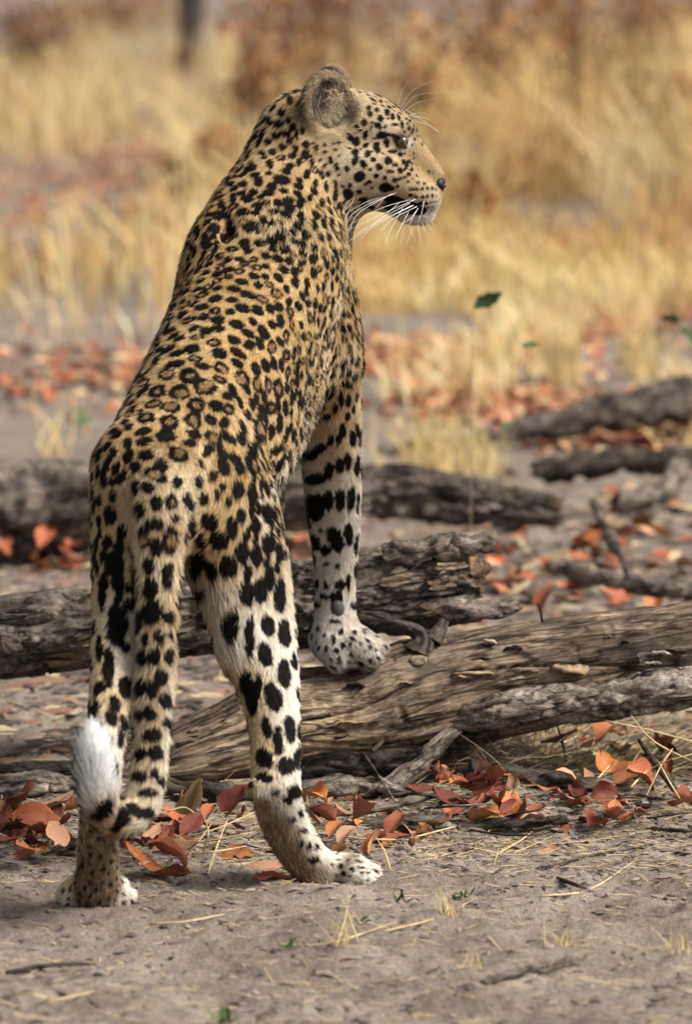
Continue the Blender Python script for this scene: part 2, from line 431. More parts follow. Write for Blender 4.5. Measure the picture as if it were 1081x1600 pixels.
# ---- spots read off the animal: crop origin and scale, then x, y, half width, half height, tilt
SPOTS_SRC = [
 (120, 560, 2.7025, 'r', """380,70,35,25,-15 475,75,42,30,0 285,105,30,25,-35 345,140,38,25,-20 435,145,45,30,-5 545,120,50,35,15 610,40,35,25,25 320,195,35,18,-20
 400,207,40,22,0 505,195,35,35,30 640,215,25,25,40 295,250,40,22,-15 395,270,40,32,15 490,260,38,32,35 575,335,40,25,35 430,400,45,32,20 330,490,45,26,15 400,610,28,35,0 285,755,25,45,0 395,770,30,60,0
 240,35,30,20,-35 700,90,28,45,-25 760,110,18,35,-15 850,130,22,45,0 770,300,35,55,0 820,210,25,30,10"""),
 (120, 560, 2.7025, 's', """585,200,30,25,30 565,262,25,22,40 625,270,20,25,40 280,308,38,18,-15 377,330,40,28,0 495,320,30,20,20 475,360,28,20,10 640,335,42,20,40 290,350,38,18,-5
 215,360,18,25,20 170,320,25,15,-40 185,240,20,15,-40 240,190,20,15,-40 210,270,20,18,-50 130,370,30,12,-50 215,415,22,35,15 295,410,35,22,-10 250,462,28,25,-10 360,450,30,25,10 560,380,25,20,30
 540,405,15,18,0 520,447,16,20,0 565,497,25,25,20 425,525,22,25,10 620,460,25,40,-20 670,425,38,20,40 690,470,22,25,0 355,510,34,20,5
 250,545,18,35,0 300,548,25,25,0 335,615,28,35,0 270,640,20,35,0 325,700,38,28,0 417,675,22,22,0 335,800,25,40,0 240,800,12,30,0 305,878,28,35,0 385,915,28,55,0 310,975,30,45,0 240,910,10,40,0 325,1050,30,35,0
 155,580,18,32,0 150,520,15,20,0 140,665,25,45,0 190,735,25,35,0 160,870,42,55,0 175,940,30,45,0 110,950,15,45,0 130,770,20,30,0 100,600,12,25,0 95,690,12,30,0
 520,590,30,30,0 480,625,18,25,0 590,575,15,25,0 640,605,18,25,0 615,540,18,20,0 680,555,25,42,0 740,575,22,50,0 560,690,35,40,0 475,695,25,50,0 655,715,22,50,0 695,665,22,35,0 753,705,25,35,0 800,650,22,50,0
 520,770,25,35,0 600,770,40,40,0 700,820,30,50,0 755,830,25,50,0 808,780,28,50,0 855,820,18,45,0 510,870,35,55,0 570,900,25,50,0 640,880,40,50,0 720,990,30,55,0 810,930,24,52,0 775,985,28,55,0 855,1000,25,60,0 520,1000,30,30,0
 510,525,20,30,0 460,600,16,30,0 720,130,14,30,-20 690,190,13,32,-20 740,195,14,30,-10 700,290,14,35,-20 740,390,20,40,-10 790,160,14,26,0 880,210,15,38,0 855,270,18,45,0 905,170,14,35,5 930,90,15,35,0 885,320,15,35,10 720,240,14,26,-20 660,140,16,40,-30 840,385,18,22,10"""),
 (280, 860, 2.857, 's', """310,190,25,70,0 450,180,25,70,0 395,335,30,55,-15 472,370,30,65,-10 235,330,38,90,0 310,385,28,92,5 383,462,35,62,-15 515,490,18,45,-5 472,545,32,68,-5 355,605,15,66,0 315,640,33,105,-8
 420,655,38,68,-15 528,635,20,40,0 390,790,22,52,-8 495,800,28,65,-8 540,765,20,50,-5 318,850,20,58,-10 440,850,25,62,-5 378,925,38,50,-30 480,960,43,43,20 530,930,20,52,0 380,1010,42,25,10 318,1045,15,15,0 425,1080,20,15,0
 520,1075,28,33,-20 485,1112,28,28,0 540,1170,13,22,0 503,1198,18,15,0 552,1250,20,14,0 545,1305,15,18,0 580,1318,15,18,0 612,1324,14,14,0 645,1315,13,22,-20 600,1380,25,18,0 720,1412,12,17,0 775,1425,14,14,0
 760,1455,8,10,0 812,1440,8,10,0 840,1440,8,8,0 755,1385,8,8,0 790,1365,8,7,0 820,1375,7,7,0 840,1470,7,7,0 700,1455,8,8,0 680,1400,7,8,0"""),
 (420, 600, 3.333, 's', """290,35,22,35,0 335,25,15,30,0 375,70,15,45,0 412,80,17,40,0 345,120,15,30,0 440,130,10,30,0 455,60,10,30,0 240,130,28,38,0 280,110,20,25,0 300,170,30,16,-15 385,240,22,40,5 437,285,22,48,-5 365,285,18,35,0
 410,170,15,25,0 460,240,15,50,-15 320,290,22,33,15 265,335,40,30,-20 215,370,38,32,0 245,495,85,30,-12 315,445,26,35,0 370,425,25,46,-5 410,400,20,58,-5 458,425,20,60,0 235,640,52,74,-10 310,605,28,58,0 370,600,28,62,0
 428,592,24,66,0 463,620,12,60,0 345,800,43,76,-20 415,780,28,62,-5 455,830,15,75,0 240,825,28,42,-20 295,862,30,32,-20 270,760,15,12,0 300,935,18,14,0 355,945,16,14,0 460,1005,22,55,0 300,1045,13,28,-10 375,1045,30,30,0
 412,1030,13,50,0 255,1040,10,30,0 285,1105,25,18,0 258,1150,18,18,0 440,1150,16,26,0 340,1325,14,28,0 445,1290,12,16,0 490,1295,12,22,0 385,1360,13,22,0 420,1360,9,13,0 365,1435,13,22,0 527,1370,11,15,0 500,1390,6,8,0
 555,1385,7,12,0 475,1350,8,12,0 350,1110,40,34,0 345,1235,34,14,0 235,200,30,18,-20 190,300,14,26,-10"""),
 (60, 900, 2.857, 's', """500,165,38,42,0 580,185,25,25,0 450,220,18,42,0 540,270,22,30,0 480,285,15,30,0 587,270,12,14,0 518,360,30,40,0 585,365,18,38,0 462,365,16,38,0 630,295,10,25,0 550,455,25,36,0 507,510,25,36,0 455,500,20,38,0 570,560,28,36,0
 497,615,25,28,0 565,655,14,22,0 450,620,12,33,0 510,710,36,30,0 455,800,22,28,0 525,790,30,32,0 590,720,10,38,0 450,895,28,25,0 515,885,18,22,0 545,915,14,22,0 575,860,10,28,0 490,970,40,20,0 425,1040,38,22,30 490,1060,22,26,0
 380,1075,28,46,0 470,1130,18,22,0 390,1175,34,18,15 300,1045,36,36,0 334,880,20,80,0 265,1075,26,20,0 345,1130,20,18,0
 285,80,16,65,0 355,220,38,85,0 315,400,23,72,0 275,320,14,55,0 235,445,16,42,0 385,500,26,50,0 240,600,16,42,0 265,570,11,38,0 370,720,12,48,0 300,20,12,40,0
 185,1190,8,18,0 200,1290,8,14,0 175,1330,7,10,0 365,1330,8,10,0 380,1420,7,8,0 350,1400,7,8,0 140,1440,7,7,0"""),
 (240, 300, 3.003, 's', """300,110,30,22,0 285,170,35,25,0 250,245,25,28,0 300,245,20,20,0 205,180,20,25,0 225,100,20,15,0 440,30,28,18,0 425,95,35,20,0 490,65,25,22,0 460,165,38,30,0 515,135,16,25,0 548,150,18,16,0 565,90,28,15,0 370,185,22,28,0
 430,245,25,28,0 500,240,30,18,0 550,235,15,30,-30 590,210,25,35,20 615,270,30,22,20 530,300,30,18,30 525,350,22,14,0 640,75,30,22,30 690,120,20,30,0 185,255,16,25,0 255,50,18,12,-20 320,60,18,22,0 660,235,24,14,20 700,290,26,14,30"""),
 (340, 80, 2.7025, 's', """270,260,16,20,0 218,295,16,20,0 300,290,12,18,0 150,340,22,25,0 285,345,22,15,0 212,382,16,16,0 275,405,18,18,0 328,410,12,22,0 225,475,18,20,0 305,485,20,15,0 140,495,28,15,-20 270,545,35,22,15 175,550,20,22,0
 265,170,28,22,0 305,205,14,20,0 120,400,18,20,0 345,470,14,18,20 375,520,14,20,20 340,570,22,14,20 215,600,24,14,0 155,595,20,14,-10 300,630,24,16,15 350,640,20,26,20 400,470,11,16,0 440,520,11,18,0 410,560,12,22,10 455,570,11,20,0 390,620,14,20,20
 440,640,14,20,0 480,460,11,16,0 505,490,12,18,0 470,520,11,16,0 500,570,10,22,0 420,410,11,14,0 360,330,10,20,0 335,350,10,22,0 200,240,16,14,-30 95,440,18,18,-30 70,500,14,18,0 60,560,18,16,0 110,560,20,14,-20 190,430,16,14,0 350,235,14,30,0"""),
 (540, 120, 5.405, 's', """70,160,18,15,0 200,265,18,18,0 210,315,20,20,0 268,280,17,17,0 355,300,20,25,0 297,357,22,25,0 400,335,16,24,0 280,422,30,22,20 160,387,22,25,0 215,438,10,14,0 172,488,20,32,10 305,495,40,26,-10 345,558,20,36,5 88,553,30,32,0 175,580,25,18,-30
 265,605,25,42,-10 400,632,35,18,0 460,655,18,22,-20 82,637,25,25,-20 190,650,24,24,0 235,697,24,16,0 85,703,22,35,30 152,740,22,30,-20 360,710,30,28,20 420,748,25,16,0 285,760,30,25,25 215,785,15,12,0 15,780,20,25,0 120,845,42,32,-30 380,800,30,16,0
 490,725,14,20,0 460,795,22,22,0 520,745,15,35,20 558,735,9,14,0 535,825,18,14,0 260,838,22,16,0 335,860,17,17,0 415,873,18,18,0 460,865,16,16,0 500,853,18,12,0 560,785,14,14,0 610,895,18,10,0 665,905,12,8,0 740,815,9,9,0 705,800,11,12,0 605,750,8,10,0
 600,840,9,7,0 525,890,14,8,0 565,868,10,7,0 575,950,38,13,0 650,945,14,12,0 692,943,14,14,0 733,943,12,12,0 762,953,7,8,0 550,1005,18,12,0 600,1015,20,12,0 655,1015,18,13,0 693,1010,12,14,0 733,1005,12,13,0 765,1005,8,10,0 610,1075,35,14,0
 685,1070,15,11,0 715,1062,8,9,0 740,1060,7,8,0 762,1055,7,7,0 680,1110,10,7,0 705,1100,8,7,0 735,1095,7,6,0 340,940,48,36,0 480,1100,120,42,12 600,1135,75,32,0 420,1050,90,34,15 145,1030,36,23,10 175,1085,60,18,15 20,990,36,36,0 400,1120,70,26,28
 450,340,12,25,-20 420,405,30,12,0 480,405,14,30,0 540,440,12,18,0 565,460,9,25,20 375,260,18,10,30 410,255,14,10,20 300,210,14,12,0 235,195,28,9,30 275,155,12,9,0 515,355,12,9,0 545,370,12,10,0 375,492,22,12,20 430,530,36,9,45 490,568,26,20,20
 40,520,22,24,0 100,420,16,18,-30 225,940,14,10,0 205,885,20,16,0 170,905,14,14,0 120,970,20,14,0 45,920,18,18,0 400,945,14,14,0 440,930,12,12,0 580,690,8,8,0 620,790,7,6,0"""),
]
MS = []        # manual spots: centre, normal, dual u, dual v, kind, size
for ox, oy, sc, kind, txt in SPOTS_SRC:
    for t in txt.split():
        x, y, w, h, a = map(float, t.split(','))
        (loc, nor, fi, dist), vd = cast(ox + x / sc, oy + y / sc)
        if loc is None: continue
        n = Vector(BN[BF[fi].tolist()].mean(0)).normalized()
        ang = math.radians(a)
        iu = Vector((math.cos(ang), 0, 0)) - _U * math.sin(ang); iv = Vector((math.sin(ang), 0, 0)) + _U * math.cos(ang)
        vn = min(vd.dot(n), -.45)
        m = dist / FPX / sc
        def tang(q):
            q = q - vd * (q.dot(n) / vn)
            q -= n * q.dot(n)
            return q
        grow = 1.30 if ox == 540 else (1.22 if ox == 60 else (1.0 if oy > 590 else 1.08))
        u, v = tang(iu) * (w * m * grow), tang(iv) * (h * m * grow)
        guu, gvv, guv = u.dot(u), v.dot(v), u.dot(v); det = guu * gvv - guv * guv
        if det < 1e-16: continue
        MS.append((loc, n, (u * gvv - v * guv) / det, (v * guu - u * guv) / det, 1 if kind == 'r' else 0, max(u.length, v.length)))
print('manual spots', len(MS))
# ---- the rest of the coat: spots thrown on the surface with a spacing that changes over the body
tT = Tn('torso')
paw_any = w_paw
visible_ = ((CAMV - BV) * BN).sum(1) > 0
back = np.clip(tT, 0, 1)
sp_r = np.where(w_head > .5, .008, np.interp(back, [0, .2, .45, .7, 1], [.0086, .0076, .0080, .0120, .0132]))
sp_r = np.where((w_hind > .5), np.where(visible_, .0105, .0155), sp_r); sp_r = np.where((w_fore > .5), .014, sp_r); sp_r = np.where(w_tail > .5, .013, sp_r)
sp_r = np.where(w_paw > .5, .0048, sp_r)
visible = ((CAMV - BV) * BN).sum(1) / np.linalg.norm(CAMV - BV, axis=1) > .12
order = rng.permutation(len(BV))
cell = {}
def near(p, r):
    c = tuple(np.floor(p / .06).astype(int))
    for i in (-1, 0, 1):
        for j in (-1, 0, 1):
            for k in (-1, 0, 1):
                for (q, rr) in cell.get((c[0]+i, c[1]+j, c[2]+k), ()):
                    if (p[0]-q[0])**2 + (p[1]-q[1])**2 + (p[2]-q[2])**2 < (r * .92 + rr * .92)**2: return True
    return False
def put(p, r):
    cell.setdefault(tuple(np.floor(np.array(p) / .06).astype(int)), []).append((p, r))
for s in MS: put(np.array(s[0]), s[5] * .78)
w_muz = W('bridge', 'muzzle_r', 'muzzle_l', 'jaw')
n_auto = 0
ear_zone = (np.linalg.norm(BV - np.array(EAR_N['c']), axis=1) < .062) | (np.linalg.norm(BV - np.array(EYE_R), axis=1) < .016)
small = (w_paw > .5) | (visible & (w_head > .45)) | ((w_hind > .5) & (BV[:, 2] < .15))
sp_r = np.where(visible & (w_head > .45), .0030, sp_r); sp_r = np.where((w_hind > .5) & (BV[:, 2] < .15), .0046, sp_r)
done_front = visible & ( (w_tail > .5) | ((w_hind > .6) & (w_paw < .5) & (BV[:, 2] < .42) & ((BV[:, 0] > P(215, 1000, 0).x) | ((BV[:, 2] < .22) & (BV[:, 2] > .15)))) | ((w_fore > .5) & (BV[:, 2] < .62) & (paw_any < .5) & (W('foreleg_l') < .3)))
for vi in order[:60000]:
    if done_front[vi] or (w_muz[vi] > .75) or ear_zone[vi]: continue
    p = BV[vi]; jit = rng.uniform(.8, 1.15); r = sp_r[vi] * jit
    rs = r * (1.7 if small[vi] else 1.0)
    if near(p, rs): continue
    put(p, rs)
    n = Vector(BN[vi]); f = Vector(FLOW[vi]); sde = n.cross(f).normalized(); f = sde.cross(n)
    el = rng.uniform(1.15, 1.75) if not (w_torso[vi] > .6 and abs(n.x) < .5) else rng.uniform(.75, 1.2)
    yaw = rng.normal(0, .35)
    u = (f * math.cos(yaw) + sde * math.sin(yaw)); v = n.cross(u)
    ra, rb = r * math.sqrt(el), r / math.sqrt(el)
    kind = 1 if (w_torso[vi] > .55 and tT[vi] > .12 and rng.random() < .28) else 0
    MS.append((Vector(p), n, u / ra, v / rb, kind, max(ra, rb))); n_auto += 1
print('auto spots', n_auto)
SPC = np.array([tuple(s[0]) for s in MS]); SPN = np.array([tuple(s[1]) for s in MS])
SPU = np.array([tuple(s[2]) for s in MS]); SPV = np.array([tuple(s[3]) for s in MS])
SPK = np.array([s[4] for s in MS]); SPS = np.array([s[5] for s in MS])

def spot_mask(pts, nrm):
    """0 ground colour, 1 black, 2 brown heart of a rosette (soft values in two arrays)."""
    n = len(pts)
    black = np.zeros(n, dtype=np.float32); heart = np.zeros(n, dtype=np.float32); halo = np.zeros(n, dtype=np.float32)
    wob = (fbm(pts, 130, 3, 5) - .5) * .70 + (fbm(pts, 45, 2, 9) - .5) * .50
    wob2 = (fbm(pts, 60, 2, 31) - .5)
    # bucket points so each spot only meets its neighbours
    h = .05; key = np.floor(pts / h).astype(np.int64); kk = key[:, 0] * 1000003 + key[:, 1] * 1009 + key[:, 2]
    so = np.argsort(kk, kind='stable'); ks = kk[so]
    for i in range(len(SPC)):
        c0 = np.floor(SPC[i] / h).astype(np.int64); rad = SPS[i] * 1.35
        ids = []
        for dx in (-1, 0, 1):
            for dy in (-1, 0, 1):
                for dz in (-1, 0, 1):
                    k = (c0[0]+dx) * 1000003 + (c0[1]+dy) * 1009 + c0[2] + dz
                    a, b = np.searchsorted(ks, (k, k + 1))
                    if b > a: ids.append(so[a:b])
        if not ids: continue
        ids = np.concatenate(ids)
        d = pts[ids] - SPC[i]
        m = (np.einsum('ij,ij->i', d, d) < (rad * 1.3)**2) & (nrm[ids] @ SPN[i] > .15)
        ids = ids[m]; d = d[m]
        if not len(ids): continue
        q = np.sqrt((d @ SPU[i])**2 + (d @ SPV[i])**2) * (1 + wob[ids] * .55)
        b = 1 - sstep(.90, 1.06, q)
        if SPK[i]:
            hr = (1 - sstep(.26, .56, q * (1 + wob2[ids] * 1.6)))
            heart[ids] = np.maximum(heart[ids], hr * b); 
        black[ids] = np.maximum(black[ids], b)
        halo[ids] = np.maximum(halo[ids], 1 - sstep(1.0, 1.32, q))
    return black, heart, halo

def C(*c): return np.array(c, dtype=np.float32)
def mix(a, b, t): return a * (1 - t[:, None]) + b * t[:, None]
# ground colour of the coat at the mesh vertices
tan, cream, white = C(.39, .25, .098), C(.63, .49, .275), C(.70, .655, .565)
grey, brown, gold = C(.50, .465, .42), C(.17, .12, .072), C(.46, .25, .075)
nz = fbm(BV, 18, 3, 2)
base = mix(np.tile(tan, (len(BV), 1)), cream, np.clip(.25 + (nz - .5) * 1.6, 0, 1))
ventral = sstep(.0, .7, -BN[:, 2] * .75 + BN[:, 1] * .45 + BN[:, 0] * .15) * w_torso
base = mix(base, white, np.clip(ventral * .85, 0, 1))
base = mix(base, mix(np.tile(cream, (len(BV), 1)), white, np.clip(sstep(-.7, .35, BN[:, 0] + (nz - .5) * .8), 0, 1)), np.clip(w_hind * sstep(.10, .42, Tn('hind_r') * (W('hind_r') > W('hind_l')) + Tn('hind_l') * (W('hind_l') >= W('hind_r')) + w_paw), 0, 1))
base = mix(base, C(.54, .50, .43), np.clip(w_fore * sstep(.15, .5, np.maximum(np.maximum(Tn('foreleg_r') * (W('foreleg_r') > .1), Tn('foreleg_l') * (W('foreleg_l') > .1)), w_paw)), 0, 1))  # foreleg white lowered to grey, shade of its inner side painted in
base = mix(base, gold, np.clip(w_torso * .30 * sstep(.5, .72, nz), 0, 1))
paw_f = W('paw_foreleg_r', 'paw_foreleg_l')
base = mix(base, mix(np.tile(C(.24, .215, .185), (len(BV), 1)), C(.50, .46, .40), np.clip((fbm(BV, 45, 3, 66) - .36) * 3.2, 0, 1)), np.clip(paw_f * 1.1, 0, 1))
# soles and backs of the hind feet are worn brown
th_ = np.where(W('hind_r') > W('hind_l'), Tn('hind_r'), Tn('hind_l')); side = np.where(BV[:, 0] > P(300, 1300, 0).x, -BN[:, 0] * .75 - BN[:, 1] * .55, sstep(.034, .020, np.abs(BV[:, 0] - P(153, 1350, -.12).x)) * 1.2 - .3 - BN[:, 1] * .15)
base = mix(base, mix(np.tile(brown, (len(BV), 1)), C(.26, .20, .135), np.clip((fbm(BV, 60, 3, 67) - .42) * 4, 0, 1)), np.clip(w_hind * sstep(.66, .76, th_ + w_paw) * sstep(-.35, .25, side), 0, 1))
tt = Tn('tail')
base = mix(base, mix(np.tile(C(.36, .235, .11), (len(BV), 1)), C(.60, .50, .34), np.clip(.45 + (nz - .5) * 2, 0, 1)), w_tail)
base = mix(base, white, w_tail * sstep(.35, .95, np.abs(BN[:, 0])) * .5 * sstep(.2, .4, tt))
base = mix(base, C(.92, .92, .92), w_tail * sstep(.74, .82, tt))
# head: buff, paler cheeks, white lips and chin
base = mix(base, mix(np.tile(C(.42, .31, .175), (len(BV), 1)), C(.60, .50, .355), np.clip((nz - .3) * 2, 0, 1)), w_head * .9)
base = mix(base, C(.33, .22, .11), W('bridge') * .85)
base = mix(base, white, W('jaw') * sstep(.30, .05, Tn('jaw')))
# patches of coat colour measured on the animal, inner-side shade painted into the foreleg greys: (x, y, radius, colour, amount)
for px, py, r, colr, am in (
    (412, 1165, 30, C(.56, .42, .22), .8), (398, 1120, 22, C(.58, .44, .24), .7), (372, 1060, 22, C(.60, .47, .28), .7), (348, 985, 34, C(.70, .66, .58), .8), (330, 930, 30, C(.62, .57, .48), .7),
    (412, 1255, 24, brown, .9), (428, 1300, 28, brown, .95), (450, 1345, 30, brown, .95), (475, 1375, 28, brown, .9), (398, 1228, 14, C(.30, .22, .13), .7), (510, 1382, 24, C(.32, .26, .18), .8),
    (155, 1330, 20, brown, .8), (152, 1375, 20, brown, .9), (150, 1412, 20, brown, 1), (185, 1405, 12, white, .9), (108, 1412, 14, white, .9), (105, 1395, 12, white, .8),
    (178, 1085, 26, C(.60, .46, .24), .9), (190, 1120, 22, C(.58, .43, .22), .8), (185, 960, 30, C(.72, .69, .62), .6), (178, 740, 26, C(.48, .32, .14), .6),
    (505, 990, 38, grey, .9), (520, 930, 34, grey, .9), (515, 780, 40, C(.60, .57, .53), .7), (545, 985, 26, C(.52, .47, .40), .8), (580, 1000, 16, C(.58, .52, .43), .7), (512, 1020, 34, C(.44, .41, .38), .8), (498, 860, 30, C(.66, .64, .61), .7), (480, 740, 26, C(.42, .39, .35), .9), (478, 690, 24, C(.36, .33, .29), .9), (478, 650, 20, C(.55, .52, .47), .8),
    (558, 880, 14, C(.58, .45, .26), .9), (562, 760, 12, C(.60, .46, .27), .7), (545, 905, 14, C(.58, .46, .28), .7), (548, 700, 16, C(.70, .60, .44), .5),
    (590, 1018, 12, white, .5), (560, 1380, 30, C(.80, .76, .66), .9), (440, 640, 50, C(.50, .36, .18), .5), (410, 800, 34, C(.72, .67, .56), .7), (425, 760, 20, white, .9), (445, 720, 18, white, .9), (470, 700, 16, white, .9),
    (390, 540, 60, C(.47, .29, .11), .55), (350, 430, 70, C(.46, .28, .10), .5), (352, 330, 30, C(.46, .25, .08), .8), (520, 480, 40, C(.58, .45, .26), .5), (545, 560, 30, C(.66, .55, .38), .6), (440, 360, 40, C(.66, .54, .34), .7),
    (410, 190, 34, C(.66, .54, .34), .6), (610, 200, 20, C(.66, .58, .44), .6), (664, 258, 22, C(.40, .27, .14), .7), (638, 222, 9, C(.85, .82, .76), .95), (630, 230, 8, C(.72, .66, .54), .7), (588, 300, 9, C(.80, .76, .68), .95),
    (640, 348, 20, white, .95), (668, 345, 16, white, .95), (680, 320, 8, white, .7), (560, 300, 26, C(.50, .42, .30), .5), (520, 190, 30, C(.52, .42, .26), .5), (545, 250, 26, C(.56, .47, .32), .6)):
    (loc, nor, fi, dist), vd = cast(px, py)
    if loc is None: continue
    g = np.exp(-((BV - np.array(loc))**2).sum(1) / (2 * (r * dist / FPX * .75)**2)) * np.clip(BN @ np.array(nor) + .6, 0, 1)
    base = mix(base, colr, np.clip(g * am * 1.15, 0, 1))
# hair length in metres
hl = np.full(len(BV), .016, dtype=np.float32)
def setl(w, v):
    global hl
    hl = hl * (1 - w) + v * w
setl(w_torso, .0135 + .013 * ventral)
setl(W('torso') * sstep(.30, .0, tT), .0145)
setl(w_hind, .0112); setl(W('hind_r', 'hind_l') * sstep(.45, .2, np.where(W('hind_r') > W('hind_l'), Tn('hind_r'), Tn('hind_l'))), .0125)
setl(w_fore, .0105); setl(w_paw, .010)
setl(w_tail, .0145); setl(w_tail * sstep(.70, .8, tt), .026)
setl(w_head, .0062); setl(W('bridge'), .0048); setl(W('muzzle_r', 'muzzle_l') * sstep(.6, .2, np.where(W('muzzle_r') > W('muzzle_l'), Tn('muzzle_r'), Tn('muzzle_l'))), .0052)
setl(W('jaw') * sstep(.35, .05, Tn('jaw')), .007)
for px, py, r, v in ((335, 930, 34, .030), (350, 1000, 30, .026), (365, 1060, 22, .022), (200, 960, 26, .022), (180, 1090, 22, .020), (470, 690, 22, .026), (430, 770, 26, .024), (455, 740, 24, .026), (485, 650, 26, .022), (545, 165, 18, .020), (530, 200, 22, .016), (440, 360, 36, .024)):
    (loc, nor, fi, dist), vd = cast(px, py)
    if loc is None: continue
    g = np.exp(-((BV - np.array(loc))**2).sum(1) / (2 * (r * dist / FPX * .75)**2))
    setl(np.clip(g * 1.1, 0, 1), v)
# ears: coat and skin inside and behind
ear_in = np.zeros(len(BV)); ear_all = np.zeros(len(BV)); ear_back = np.zeros(len(BV))
for E in (EAR_N, EAR_F):
    R = np.array(basis(E['n'], E['up'])); q = (BV - np.array(E['c'])) @ R.T
    rad = np.sqrt((q[:, 0] / .0405)**2 + (q[:, 1] / .0455)**2)
    upm = sstep(-.034, -.018, q[:, 1])
    inside = (1 - sstep(.78, .90, rad)) * (q[:, 2] > -.012) * ((BN @ R[2]) > .1) * sstep(-.052, -.035, q[:, 1])
    outer = (1 - sstep(1.05, 1.2, rad)) * upm * (np.abs(q[:, 2]) < .03)
    ear_in = np.maximum(ear_in, inside); ear_all = np.maximum(ear_all, outer)
    ear_back = np.maximum(ear_back, outer * sstep(.1, -.3, BN @ R[2]))
base = mix(base, C(.24, .175, .105), np.clip(ear_all, 0, 1) * .9)
base = mix(base, C(.030, .022, .018), ear_back * .95)
base = mix(base, C(.035, .024, .02), ear_in)
setl(ear_all, .0105); setl(ear_in, .003)
base = mix(base, C(.03, .02, .015), np.clip(1.6 * np.exp(-(((BV - np.array(EYE_R))**2).sum(1)) / (2 * .0075**2)), 0, 1))
eye_z = np.exp(-(((BV - np.array(EYE_R))**2).sum(1)) / (2 * .010**2)) + np.exp(-(((BV - np.array(EYE_L))**2).sum(1)) / (2 * .010**2))
setl(np.clip(eye_z * 1.2, 0, 1), .0018)
BLACK = C(.006, .005, .0045); HEART = C(.225, .135, .060)
vb, vh, vo = spot_mask(BV, BN)
noear = 1 - np.clip(ear_all + ear_in, 0, 1)
vcol = mix(base, BLACK, np.clip(vb * noear, 0, 1)); vcol = mix(vcol, HEART, vh * .9)

skin_m, nt, b = new_mat('leopard_skin')
at = nt.nodes.new('ShaderNodeAttribute'); at.attribute_name = 'coat'
dk = nt.nodes.new('ShaderNodeMix'); dk.data_type = 'RGBA'; dk.blend_type = 'MULTIPLY'; dk.inputs[0].default_value = 1
dk.inputs[7].default_value = (.75, .72, .70, 1)
nt.links.new(at.outputs['Color'], dk.inputs[6]); nt.links.new(dk.outputs[2], b.inputs['Base Color'])
b.inputs['Roughness'].default_value = .8
b.inputs['Specular IOR Level'].default_value = .1
leopard = empty('leopard', (G(300, 1400).x, 0.35, 0))
tag(leopard, 'spotted leopard standing with a forepaw up on the fallen log, looking right', 'leopard')
bo = link_mesh('body', BV - np.array(leopard.location), BF, skin_m, leopard)
set_color(bo.data, 'coat', vcol)
# ================================================================== fur: real hair curves rooted on the skin
N_HAIR = 420000
def furmat(name, rough=.55):
    m = bpy.data.materials.new(name); m.use_nodes = True
    nt = m.node_tree; b = nt.nodes['Principled BSDF']
    a = nt.nodes.new('ShaderNodeAttribute'); a.attribute_name = 'hair_color'
    nn = nt.nodes.new('ShaderNodeAttribute'); nn.attribute_name = 'skin_normal'
    geo = nt.nodes.new('ShaderNodeNewGeometry')
    mx = nt.nodes.new('ShaderNodeMix'); mx.data_type = 'VECTOR'; mx.inputs[0].default_value = .62
    nt.links.new(geo.outputs['Normal'], mx.inputs[4]); nt.links.new(nn.outputs['Vector'], mx.inputs[5])
    nm = nt.nodes.new('ShaderNodeVectorMath'); nm.operation = 'NORMALIZE'
    nt.links.new(mx.outputs[1], nm.inputs[0])
    nt.links.new(nm.outputs[0], b.inputs['Normal'])
    nt.links.new(a.outputs['Color'], b.inputs['Base Color'])
    b.inputs['Roughness'].default_value = rough
    b.inputs['Specular IOR Level'].default_value = .06
    return m
fur_m = furmat('leopard_fur')
def make_hair(name, root, nrm, flow, length, col, rad, parent, mat, lift=.38, npts=5, curl=.0, tipfade=.35, bend=.55, dirnoise=.30, seed=11):
    n = len(root)
    nrm = nrm / np.linalg.norm(nrm, axis=1)[:, None]
    # tufts: neighbouring hairs lean together
    tn = np.stack([fbm(root, 70, 2, seed + k) - .5 for k in range(3)], 1) * 2.2 + np.stack([fbm(root, 22, 2, seed + 7 + k) - .5 for k in range(3)], 1) * 1.2
    f = flow + tn * dirnoise * 1.5 + rng.normal(0, dirnoise * .42, (n, 3))
    f -= nrm * (f * nrm).sum(1)[:, None]
    f /= np.linalg.norm(f, axis=1)[:, None] + 1e-9
    L = (length * rng.uniform(.65, 1.2, n))[:, None]
    li = (lift * rng.uniform(.55, 1.5, n))[:, None] if np.isscalar(lift) else (lift * rng.uniform(.55, 1.5, n))[:, None]
    pts = np.zeros((n, npts, 3), dtype=np.float32)
    cur = root - nrm * .001
    pts[:, 0] = cur
    for k in range(1, npts):
        s = k / (npts - 1)
        a = li * (1.25 - bend * s * 1.1)
        d = f * np.cos(a) + nrm * np.sin(a)
        cur = cur + d * (L / (npts - 1))
        pts[:, k] = cur
    loc = np.array(parent.location)
    pts -= loc.astype(np.float32)
    cu = bpy.data.hair_curves.new(name)
    cu.add_curves([npts] * n)
    cu.attributes['position'].data.foreach_set('vector', pts.ravel())
    ra = cu.attributes.get('radius') or cu.attributes.new('radius', 'FLOAT', 'POINT')
    prof = np.array([1, 1, .9, .65, .12])[:npts] if npts == 5 else np.linspace(1, .12, npts)
    r = (np.asarray(rad) * np.ones(n))[:, None] * prof[None]
    ra.data.foreach_set('value', r.astype(np.float32).ravel())
    ca = cu.attributes.new('hair_color', 'FLOAT_COLOR', 'CURVE')
    cc = np.ones((n, 4), dtype=np.float32); cc[:, :3] = col
    ca.data.foreach_set('color', cc.ravel())
    na = cu.attributes.new('skin_normal', 'FLOAT_VECTOR', 'CURVE')
    na.data.foreach_set('vector', nrm.astype(np.float32).ravel())
    cu.materials.append(mat)
    o = bpy.data.objects.new(name, cu)
    COL.objects.link(o); o.parent = parent
    return o
